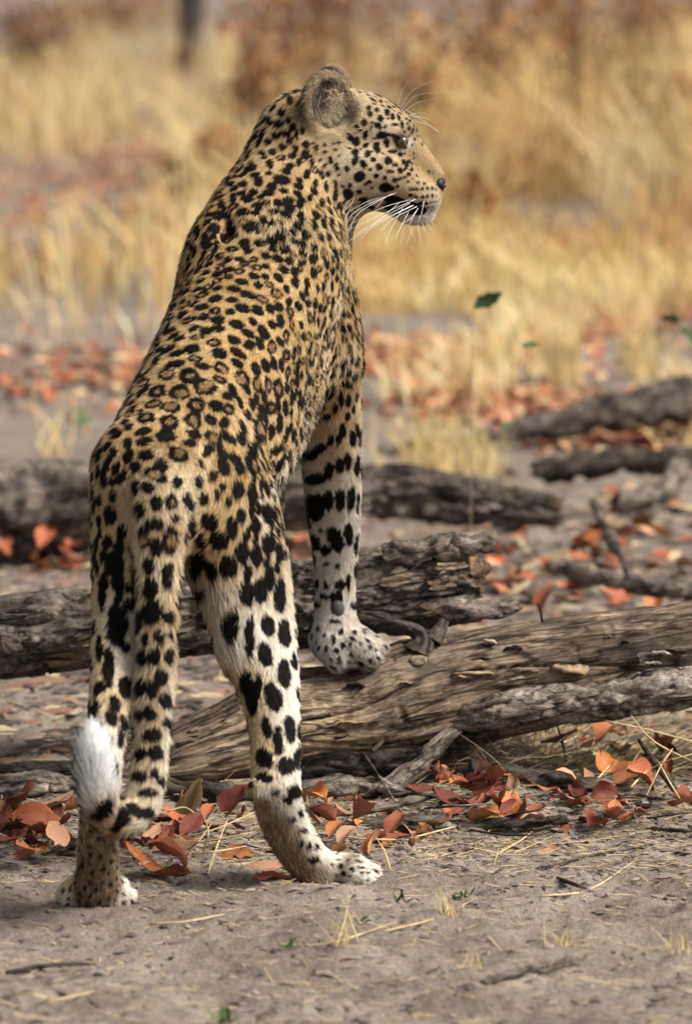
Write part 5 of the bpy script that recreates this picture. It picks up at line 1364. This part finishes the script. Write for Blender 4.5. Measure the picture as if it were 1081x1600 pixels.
chunk('broken brown bark under the middle of the log', ((470, 1232, .62, 14), (520, 1228, .62, 22), (580, 1226, .62, 20), (640, 1236, .60, 12)), bark_m, 74, .6)
chunk('flat grey plank of bark right of the hind leg', ((480, 1296, .40, 8), (560, 1288, .42, 15), (640, 1282, .43, 14), (705, 1278, .43, 8)), bark_m, 75, .5)
chunk('thin dark bark strip at the front of the leaf heap', ((730, 1292, .40, 6), (800, 1284, .41, 9), (870, 1282, .42, 7)), dark_m, 76, .6)
chunk('grey bark slab at the right edge below the log', ((1000, 1218, .66, 14), (1050, 1232, .64, 24), (1130, 1250, .62, 22)), bark_m, 77, .6)
chunk('flat bark slab on the mound at the left edge', ((-60, 1206, .62, 18), (20, 1204, .63, 20), (110, 1200, .64, 16), (170, 1196, .65, 9)), dark_m, 78, .6)
chunk('lumpy grey earth-crusted wood at the left edge', ((-40, 1240, .52, 26), (30, 1238, .52, 34), (80, 1236, .53, 34), (125, 1240, .53, 20)), far_m, 79, .9, amp=(.012, .006))
chunk('dark stick of rotten wood behind the tan leaf', ((250, 1226, .60, 14), (330, 1236, .58, 18), (400, 1240, .57, 16), (470, 1246, .56, 10)), dark_m, 80, .8)
chunk('dark branch stub on the ground left of the leaf pile', ((20, 1375, .10, 5), (55, 1345, .16, 9), (100, 1322, .22, 9), (150, 1300, .28, 7)), dark_m, 81, .8)
# matted roots and dry grass under the log
mr = np.random.default_rng(51)
V, T, K = [], [], []
def blade(p, d, L, w, bend, col, seg=3):
    d = np.array(d, dtype=float); sd = np.cross(d, (0.3, -1, .2)); sd /= np.linalg.norm(sd) + 1e-9
    i0 = len(V); cur = np.array(p, dtype=float)
    for k in range(seg + 1):
        ww = w * (1 - .8 * k / seg)
        V.append(cur - sd * ww); V.append(cur + sd * ww); K.append(col); K.append(col)
        dd = d + np.array((bend[0], bend[1], bend[2])) * (k / seg); dd /= np.linalg.norm(dd)
        cur = cur + dd * L / seg
    for k in range(seg): T.append((i0 + 2*k, i0 + 2*k + 1, i0 + 2*k + 3, i0 + 2*k + 2))
for _ in range(520):
    px, py = mr.normal(760, 55), mr.normal(1188, 22)
    g = G(px, py); a = mr.uniform(0, 6.28)
    blade((g.x, g.y, gz(g.x, g.y) + mr.uniform(0, .035)), (math.cos(a), math.sin(a) * .5, mr.normal(.15, .3)), mr.uniform(.04, .12), .0008, mr.normal(0, .9, 3), C(.22, .17, .115) * mr.uniform(.4, 1.6))
for _ in range(420):
    px, py = mr.uniform(300, 1100), mr.normal(1265, 35)
    g = G(px, py); a = mr.normal(0, .6)
    blade((g.x, g.y, gz(g.x, g.y) + .004), (math.cos(a), math.sin(a), mr.normal(.0, .12)), mr.uniform(.03, .11), .0008, mr.normal(0, .4, 3), C(.42, .32, .17) * mr.uniform(.4, 1.4))
for _ in range(300):
    px, py = mr.uniform(820, 1100), mr.normal(1165, 30)
    g = G(px, py); a = mr.normal(0, .7)
    blade((g.x, g.y, gz(g.x, g.y) + .004), (math.cos(a), math.sin(a), mr.normal(.25, .3)), mr.uniform(.05, .15), .0011, mr.normal(0, .5, 3), C(.50, .38, .20) * mr.uniform(.5, 1.3))
for _ in range(150):
    px, py = mr.uniform(-20, 1100), mr.uniform(1040, 1180)
    g = G(px, py); a = mr.uniform(0, 6.28)
    blade((g.x, g.y, gz(g.x, g.y) + .004), (math.cos(a), math.sin(a), mr.normal(.05, .2)), mr.uniform(.04, .12), .0012, mr.normal(0, .4, 3), C(.46, .36, .20) * mr.uniform(.5, 1.3))
mat_ = link_mesh('dry_stalks', np.array(V), T, straw_tint, smooth=False)
set_color(mat_.data, 'tint', np.array(K)); tag(mat_, 'matted dry stalks and roots under and behind the log', 'dry grass', kind='stuff')
# green sprouts on the sand
def sprout(px, py, n, size, label, seed, mt=None):
    r = np.random.default_rng(seed); g = G(px, py); e = empty('sprout', (g.x, g.y, gz(g.x, g.y)))
    tag(e, label, 'sprout', 'green sprouts')
    for k in range(n):
        me = leaf_geom(seed * 10 + k, .4, .2, .5); me.materials.append(mt or green_leaf)
        o = bpy.data.objects.new('leaf', me); COL.objects.link(o); o.parent = e
        s = M(size, g.y) * r.uniform(.6, 1.2); o.scale = (s, s, s); o.rotation_euler = (r.normal(0, .4), -r.uniform(.1, 1.0), r.uniform(0, 6.28)); o.location = (r.normal(0, .006), r.normal(0, .006), .003)
sprout(446, 1474, 4, 22, 'tiny green sprout on the sand below the hind paw', 1)
sprout(722, 1392, 6, 22, 'small grey-green sprout on the sand at centre right', 2)
sprout(562, 1448, 4, 18, 'tiny green sprout beside the dry stalks', 3)
sprout(632, 1412, 4, 20, 'green sprout just right of the hind paw', 4)
sprout(350, 1588, 6, 30, 'blurred green sprout at the bottom edge', 5)
sprout(1020, 1175, 7, 26, 'green weed under the right end of the log', 6)
sprout(430 + 380, 1150, 7, 26, 'green weed in the gap under the middle of the log', 7)
def dry_tuft(px, py, n, hgt, label, seed):
    r = np.random.default_rng(seed); g = G(px, py); global V, T, K
    V, T, K = [], [], []
    for _ in range(n):
        a = r.uniform(0, 6.28)
        blade((r.normal(0, .008), r.normal(0, .008), 0), (math.cos(a) * r.uniform(.1, .8), math.sin(a) * .4, 1), hgt * r.uniform(.4, 1.1), .0011, r.normal(0, .6, 3), C(.55, .43, .24) * r.uniform(.5, 1.25), 4)
    o = link_mesh('dry_tuft', np.array(V), T, straw_tint, smooth=False); o.location = (g.x, g.y, gz(g.x, g.y)); set_color(o.data, 'tint', np.array(K))
    tag(o, label, 'grass tuft', 'dry tufts')
dry_tuft(540, 1478, 14, .05, 'small dry tuft on the sand below the hind paw', 1)
dry_tuft(700, 1425, 22, .04, 'low dry tuft on the sand at centre right', 2)
dry_tuft(880, 1470, 26, .04, 'flattened dry tuft at the lower right', 3)
dry_tuft(850, 1172, 26, .09, 'pale dry tuft under the log', 4)
dry_tuft(1060, 1480, 20, .04, 'dry tuft at the right edge of the sand', 5)
dry_tuft(735, 1500, 14, .03, 'small blurred dry tuft at the bottom right', 6)

# more sticks and bark chips caught under and beside the log
kr = np.random.default_rng(91)
for i in range(26):
    x, y = kr.uniform(470, 1070), kr.uniform(1205, 1300); a = kr.normal(0, .35); L = kr.uniform(20, 70)
    where = ('below the left of the log', 'below the middle of the log', 'below the right of the log')[min(2, int((x - 470) / 200))]
    mt, cn = ((dark_m, 'dark'), (bark_m, 'grey'))[i % 2]
    straw(((x - L * math.cos(a), y + L * .3 * math.sin(a), .002), (x, y + kr.normal(0, 3), kr.uniform(.004, .015)), (x + L * math.cos(a), y - L * .3 * math.sin(a), kr.uniform(.0, .02))), kr.uniform(.0012, .0034), f'{cn} {"short" if L < 45 else "long"} dead twig lying {where}, {("close under it", "midway", "out in front")[min(2, int((y - 1205) / 32))]}', 'dead twigs under the log', 'twig', 'twig', mt)
for i in range(16):
    x, y = kr.uniform(480, 1070), kr.uniform(1200, 1295); L = kr.uniform(14, 34); Y = G(x, y).y
    where = ('below the left of the log', 'below the middle of the log', 'below the right of the log')[min(2, int((x - 480) / 200))]
    mt, cn = ((dark_m, 'dark'), (bark_m, 'grey'), (far_m, 'dull brown'))[i % 3]
    dy = kr.normal(0, 5); r_ = kr.uniform(4, 9)
    chunk(f'{"tiny" if L < 24 else "small"} {cn} bark chip lying {where}, {("close under it", "midway", "out in front")[min(2, int((y - 1200) / 32))]}', ((x - L, y + dy, Y - .01, r_ * .5), (x, y - r_ * .5, Y, r_), (x + L, y - dy, Y + .01, r_ * .4)), mt, 120 + i, .5)
n = 3200
px, py = cr.uniform(-80, 1160, n), cr.uniform(770, 1190, n)
pp = Gv(px, py); pp[:, 2] += .003
ln = cr.gamma(2., .010, n) + .004; wd = np.clip(ln * cr.uniform(.08, .4, n), .0012, .010); an = cr.normal(0, .9, n)
u = np.stack([np.cos(an), np.sin(an), cr.normal(0, .15, n)], 1) * ln[:, None]; v = np.stack([-np.sin(an), np.cos(an), np.zeros(n)], 1) * wd[:, None]; w_ = np.array((0, 0, 1.)) * wd[:, None] * .8
V = np.stack([pp - u - v * .6, pp + u * .9 - v, pp + u + v * .5, pp - u * .8 + v, pp - u * .3 + w_, pp + u * .5 + w_ * .8], 1).reshape(-1, 3)
b0 = np.arange(n)[:, None] * 6
T = np.concatenate([b0 + np.array(t) for t in ((0, 1, 5), (0, 5, 4), (1, 2, 5), (2, 3, 4), (2, 4, 5), (3, 0, 4))])
bits2 = link_mesh('ground_debris', V, T, bits_m, smooth=False)
set_color(bits2.data, 'tint', np.repeat(np.array([(.07, .055, .045), (.13, .105, .085), (.38, .30, .18), (.25, .2, .16), (.20, .11, .075), (.10, .08, .066)])[cr.integers(0, 6, n)] * cr.uniform(.6, 1.3, (n, 1)), 6, 0))
tag(bits2, 'blurred chips of bark, straw and leaf on the ground behind the log', 'debris', kind='stuff')
# ================================================================== background: grass, shrubs, seedlings, trees
br = np.random.default_rng(61)
def grass_field(name, label, P_, H, Wd, cols, seed, lean=.35):
    r = np.random.default_rng(seed); n = len(P_)
    a = r.uniform(0, 6.28, n); ln = r.normal(0, lean, n)[:, None] * np.stack([np.cos(a), np.sin(a), np.zeros(n)], 1)
    sd = np.stack([np.cos(a + 1.3), np.sin(a + 1.3) * .4, np.zeros(n)], 1)
    pts = [P_, P_ + (np.array((0, 0, .5)) + ln * .25) * H[:, None], P_ + (np.array((0, 0, .85)) + ln * .75) * H[:, None], P_ + (np.array((0, 0, 1.)) + ln * 1.3) * H[:, None]]
    ws = [1, .85, .6, .12]
    V = np.stack([q + s * sd * (Wd * w)[:, None] for q, w in zip(pts, ws) for s in (-1, 1)], 1).reshape(-1, 3)
    b0 = np.arange(n)[:, None] * 8
    Fq = np.concatenate([b0 + np.array(t) for t in ((0, 1, 3, 2), (2, 3, 5, 4), (4, 5, 7, 6))])
    o = link_mesh(name, V, Fq, straw_tint, smooth=False)
    set_color(o.data, 'tint', np.repeat(cols, 8, 0)); tag(o, label, 'grass', kind='stuff'); return o
def field(n, x0, x1, D0, D1, dens, seed, power=1.0):
    """Random ground points in a fan in front of the viewer, kept where dens(photo x, distance) says so."""
    r = np.random.default_rng(seed); out = np.zeros((0, 3))
    while len(out) < n:
        m = n * 3
        D = D0 + (D1 - D0) * r.random(m)**power; px = r.uniform(x0, x1, m)
        keep = r.random(m) < dens(px, D)
        X = (px - CX) / FPX * D; Y = D - 6
        q = np.stack([X, Y, np.zeros(m)], 1)[keep]; out = np.concatenate([out, q])
    return out[:n]
gcols = np.array([(.62, .475, .22), (.70, .57, .32), (.60, .43, .18), (.52, .33, .135), (.68, .55, .33), (.42, .235, .105)])
# tall straw behind on the right, thinner and lower on the left
def d_right(px, D):
    c = fbm(np.stack([(px - CX) / FPX * D, D * .6, np.zeros_like(D)], 1), 1.1, 3, 71)
    return np.clip(sstep(230, 470, px) * sstep(.49, .56, c) + .004, 0, 1)
A = field(10000, -250, 1330, 14.6, 30, d_right, 72, 1.2)
pxs = A[:, 0] / (A[:, 1] + 6) * FPX + CX
hgt = np.interp(pxs, [0, 250, 420, 1080], [.28, .32, .50, .60]) * br.uniform(.3, 1.25, len(A)) * np.interp(A[:, 1], [8.5, 13.5], [.18, 1])
A[:, 2] = ground_h(A[:, 0], A[:, 1])
tuftc = fbm(A, .9, 2, 75); ci = np.clip(((tuftc - .25) * 9).astype(int) + br.integers(-1, 2, len(A)), 0, 5); order6 = np.array([5, 3, 2, 0, 1, 4])
grass_field('tall_grass', 'tall golden dry grass filling the blurred background', A, hgt, np.full(len(A), .0055), gcols[order6[ci]] * br.uniform(.75, 1.25, (len(A), 1)), 73, .95)
# the same grass goes on to both sides of the view
def d_side(px, D):
    c = fbm(np.stack([(px - CX) / FPX * D, D * .6, np.zeros_like(D)], 1), 1.1, 3, 71)
    return sstep(.47, .57, c) * ((px < -240) | (px > 1320))
A2 = field(14000, -4200, 5200, 14.6, 34, d_side, 76)
A2[:, 2] = ground_h(A2[:, 0], A2[:, 1])
grass_field('tall_grass', 'tall golden dry grass going on beyond both sides of the view', A2, br.uniform(.2, .7, len(A2)), np.full(len(A2), .010), gcols[br.integers(0, 6, len(A2))] * br.uniform(.75, 1.25, (len(A2), 1)), 77, .8)
# low golden grass between the grey logs and the tall grass
def d_mid(px, D):
    c = fbm(np.stack([(px - CX) / FPX * D, D * .5, np.zeros_like(D)], 1), 1.6, 3, 81)
    side = np.clip(sstep(520, 800, px) + .10 * (px < 300), 0, 1)
    return np.clip(side * sstep(.53, .62, c), 0.004, 1)
B = field(1900, -150, 1230, 10.8, 15.6, d_mid, 82)
B[:, 2] = ground_h(B[:, 0], B[:, 1])
grass_field('low_grass', 'low sparse golden grass on the blurred ground at mid distance', B, br.uniform(.03, .12, len(B)), np.full(len(B), .004), np.minimum(gcols[br.integers(0, 5, len(B))] * br.uniform(.9, 1.35, (len(B), 1)) + .04, .8), 83, .7)
def d_left(px, D):
    c = fbm(np.stack([(px - CX) / FPX * D, D * .4, np.zeros_like(D)], 1), 1.0, 3, 91)
    return np.clip(sstep(.52, .62, c), 0, 1) * sstep(520, 350, px)
Cc = field(2600, -200, 520, 14.5, 55, d_left, 92)
Cc[:, 2] = ground_h(Cc[:, 0], Cc[:, 1])
grass_field('low_grass', 'short tawny grass in clumps on the blurred ground at the upper left', Cc, br.uniform(.08, .36, len(Cc)), np.full(len(Cc), .007), gcols[br.integers(0, 6, len(Cc))] * br.uniform(.75, 1.2, (len(Cc), 1)), 93, .6)
# straw tufts before the slanting grey log
V, T, K = [], [], []
def bg_tuft(px, py, n, hgt, label, seed, w=.003):
    global V, T, K
    V, T, K = [], [], []; r = np.random.default_rng(seed); g = G(px, py)
    for _ in range(n):
        a = r.uniform(0, 6.28)
        blade((r.normal(0, .03), r.normal(0, .03), 0), (math.cos(a) * r.uniform(.0, .7), math.sin(a) * .4, 1), hgt * r.uniform(.4, 1.15), w, r.normal(0, .5, 3), C(.62, .47, .22) * r.uniform(.6, 1.2), 4)
    o = link_mesh('straw_tuft', np.array(V), T, straw_tint, smooth=False); o.location = (g.x, g.y, gz(g.x, g.y)); set_color(o.data, 'tint', np.array(K))
    tag(o, label, 'grass tuft', 'blurred straw tufts')
bg_tuft(690, 735, 60, .17, 'blurred yellow straw tuft in front of the slanting grey log', 1)
bg_tuft(745, 732, 44, .15, 'blurred straw tuft just right of the yellow tuft by the grey log', 2)
bg_tuft(640, 726, 26, .15, 'blurred thin straw tuft nearest the foreleg', 3)
bg_tuft(90, 715, 6, .20, 'blurred pale stalks standing behind the log at the far left', 4, .004)
bg_tuft(880, 600, 40, .30, 'blurred olive-gold tuft at right above the grey log', 5)
bg_tuft(1000, 590, 46, .32, 'blurred golden tuft near the right edge above the grey log', 6)
bg_tuft(780, 590, 30, .22, 'blurred golden tuft above the middle of the grey log', 7)
bg_tuft(830, 800, 6, .10, 'blurred few stalks below the brown log', 8)
# seedlings with a few green leaves
stem_m, nt, b = new_mat('green_brown_stem'); b.inputs['Base Color'].default_value = (.30, .24, .15, 1)
def seedling(path, leaves, D, label):
    Y = D - 6; q = [P(x, y, Y) for x, y in path]; g = Vector((q[0].x, Y, gz(q[0].x, Y))); q = [g] + q[1:]
    e = empty('seedling', tuple(g)); tag(e, label, 'seedling', 'green seedlings behind')
    tube('stem', q, [.0008] * (len(q) - 1) + [.0006], stem_m, e, 6, 4)
    for i, (x, y, sz, yaw, tilt) in enumerate(leaves):
        me = leaf_geom(500 + i + int(x), .45, .2, .4); me.materials.append(green_leaf)
        o = bpy.data.objects.new('leaf', me); COL.objects.link(o); o.parent = e; s = M(sz, Y); o.scale = (s, s, s)
        o.location = P(x, y, Y) - g; o.rotation_euler = (1.2, tilt, yaw)
seedling(((735, 690), (737, 600), (738, 520), (742, 480)), ((740, 482, 52, .0, -.45), (815, 540, 26, .2, 0)), 8.4, 'thin seedling with one broad green leaf, blurred, right of the shoulder')
seedling(((1095, 650), (1080, 560), (1070, 510), (1062, 500)), ((1062, 500, 32, 3.0, -.1), (1064, 515, 42, .3, .5), (1075, 525, 40, .1, .9)), 8.8, 'green seedling half cut by the right edge')
seedling(((122, 690), (122, 675), (121, 665)), ((120, 665, 30, .4, -.5), (120, 668, 28, 2.6, -.5), (121, 662, 26, 1.5, -.9)), 11.0, 'little green seedling, blurred, left of the rump')
seedling(((790, 700), (785, 680), (782, 665)), ((782, 668, 22, .4, -.3), (780, 665, 20, 2.6, -.3)), 9.5, 'little green sprig on the slanting grey log')
# shrubs with dry red-brown leaves and a few trees, far behind
leafc = np.array([(.26, .085, .03), (.34, .14, .05), (.20, .07, .03), (.40, .22, .08), (.16, .08, .035)])
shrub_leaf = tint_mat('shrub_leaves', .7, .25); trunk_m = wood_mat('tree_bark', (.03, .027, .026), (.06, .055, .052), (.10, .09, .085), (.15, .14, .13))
def shrub(px, D, h_, w_, n, label, seed, cols=leafc, name='dry_shrub', cat='shrub', z0=.05, group='shrubs far behind'):
    r = np.random.default_rng(seed); X = (px - CX) / FPX * D; Y = D - 6
    e = empty(name, (X, Y, gz(X, Y) - .02)); tag(e, label, cat, group)
    tips = []
    for k in range(7):
        a = r.uniform(0, 6.28); hh = h_ * r.uniform(.55, .95); ww = w_ * r.uniform(.2, .8)
        p = [Vector((0, 0, 0)), Vector((math.cos(a) * ww * .3, math.sin(a) * ww * .3, hh * .45)), Vector((math.cos(a) * ww, math.sin(a) * ww, hh))]
        o = tube('branch', [q + Vector(e.location) for q in p], [.018, .012, .004], trunk_m, e, 6, 3); grain_attr(o, .2, (0, 0, 1)); tips += p[1:]
    c = np.array([tuple(t) for t in tips])[r.integers(0, len(tips), n)] + r.normal(0, 1, (n, 3)) * np.array((w_ * .28, w_ * .28, h_ * .20))
    c[:, 2] = np.clip(c[:, 2], z0, h_ * 1.15)
    sz = r.uniform(.018, .045, n); a = r.uniform(0, 6.28, n); u = np.stack([np.cos(a), np.sin(a), r.normal(0, .7, n)], 1) * sz[:, None]; v = np.cross(u, r.normal(0, 1, (n, 3))); v /= np.linalg.norm(v, axis=1)[:, None] + 1e-9; v *= (sz * .5)[:, None]
    V = np.stack([c - u, c - v, c + u, c + v], 1).reshape(-1, 3)
    o = link_mesh('foliage', V, np.arange(n * 4).reshape(n, 4), shrub_leaf, e, smooth=False)
    set_color(o.data, 'tint', np.repeat(cols[r.integers(0, len(cols), n)] * r.uniform(.6, 1.3, (n, 1)), 4, 0))
for i, (px, D, h_, w_, n, lb) in enumerate(((640, 23, .85, .30, 420, 'rusty brown shrub behind the grass, above the leopard muzzle'), (760, 25, .95, .30, 420, 'dark red-brown shrub at upper centre right'), (910, 24, .95, .30, 480, 'russet shrub at the upper right'), (1010, 27, .9, .4, 1000, 'reddish shrub near the upper right corner'),
    (385, 22, .8, .26, 500, 'rust-brown shrub left of the leopard ears'), (480, 28, .9, .4, 900, 'dark shrub directly behind the ears'), (60, 36, .55, .6, 700, 'brown shrub in the upper left corner'), (880, 16.4, .16, .16, 420, 'low reddish shrub in the grass at right'), (1075, 20, .5, .3, 600, 'russet shrub at the right edge in the grass'),
    (330, 19, .35, .2, 500, 'small rusty shrub left of the neck'), (180, 45, .7, .9, 900, 'brown thicket far off at the upper left'), (560, 34, .9, .7, 1200, 'dim brown thicket far behind the head'), (830, 33, .9, .8, 1200, 'dim brown thicket far behind at right'), (1040, 36, .9, .8, 1200, 'dim brown thicket far behind at the right corner'), (700, 16.6, .30, .2, 400, 'rust-brown shrub in the grass below the chin'))):
    shrub(px, D, h_, w_, n, lb, 600 + i)
def tree(px, D, r0, hgt, label, seed):
    X = (px - CX) / FPX * D; Y = D - 6; r = np.random.default_rng(seed)
    e = empty('tree', (X, Y, gz(X, Y) - .05)); tag(e, label, 'tree', 'trees far behind')
    sp = [(X, Y, -.05, r0 * 1.3), (X + .02, Y, hgt * .25, r0), (X + .06, Y, hgt * .5, r0 * .85), (X + .02, Y, hgt * .8, r0 * .6), (X, Y, hgt, r0 * .2)]
    log_mesh('trunk', sp, trunk_m, e, .03, (.01, .01), 'bark', seed, 0, 0, around=28)
    c = []
    for k in range(6):
        a = r.uniform(0, 6.28); p0 = Vector((X, Y, hgt * r.uniform(.55, .8))); p1 = p0 + Vector((math.cos(a) * hgt * .22, math.sin(a) * hgt * .22, hgt * .22))
        o = tube('limb', [p0, p0.lerp(p1, .5) + Vector((0, 0, .1)), p1], [r0 * .45, r0 * .3, r0 * .1], trunk_m, e, 7, 3); grain_attr(o, .2, (0, 0, 1)); c.append(p1 - Vector(e.location))
    c.append(Vector((0, 0, hgt)))
    n = 2600; c = np.array([tuple(q) for q in c])[r.integers(0, len(c), n)] + r.normal(0, hgt * .09, (n, 3))
    sz = r.uniform(.04, .08, n); a = r.uniform(0, 6.28, n); u = np.stack([np.cos(a), np.sin(a), r.normal(0, .6, n)], 1) * sz[:, None]; v = np.stack([-np.sin(a), np.cos(a), r.normal(0, .6, n)], 1) * (sz * .5)[:, None]
    o = link_mesh('crown', np.stack([c - u, c - v, c + u, c + v], 1).reshape(-1, 3), np.arange(n * 4).reshape(n, 4), shrub_leaf, e, smooth=False)
    set_color(o.data, 'tint', np.repeat(np.array([(.10, .10, .04), (.16, .12, .05), (.24, .12, .05)])[r.integers(0, 3, n)] * r.uniform(.6, 1.3, (n, 1)), 4, 0))
tree(298, 36, .085, 4.5, 'dark tree trunk cut by the top edge at upper left', 701)
tree(500, 52, .10, 5.0, 'dark tree trunk behind, above the ears at the top edge', 702)
tree(775, 48, .09, 5.0, 'dark tree trunk at the top edge right of the head', 703)
tree(905, 56, .10, 5.0, 'dark tree trunk at the upper right of the top edge', 704)
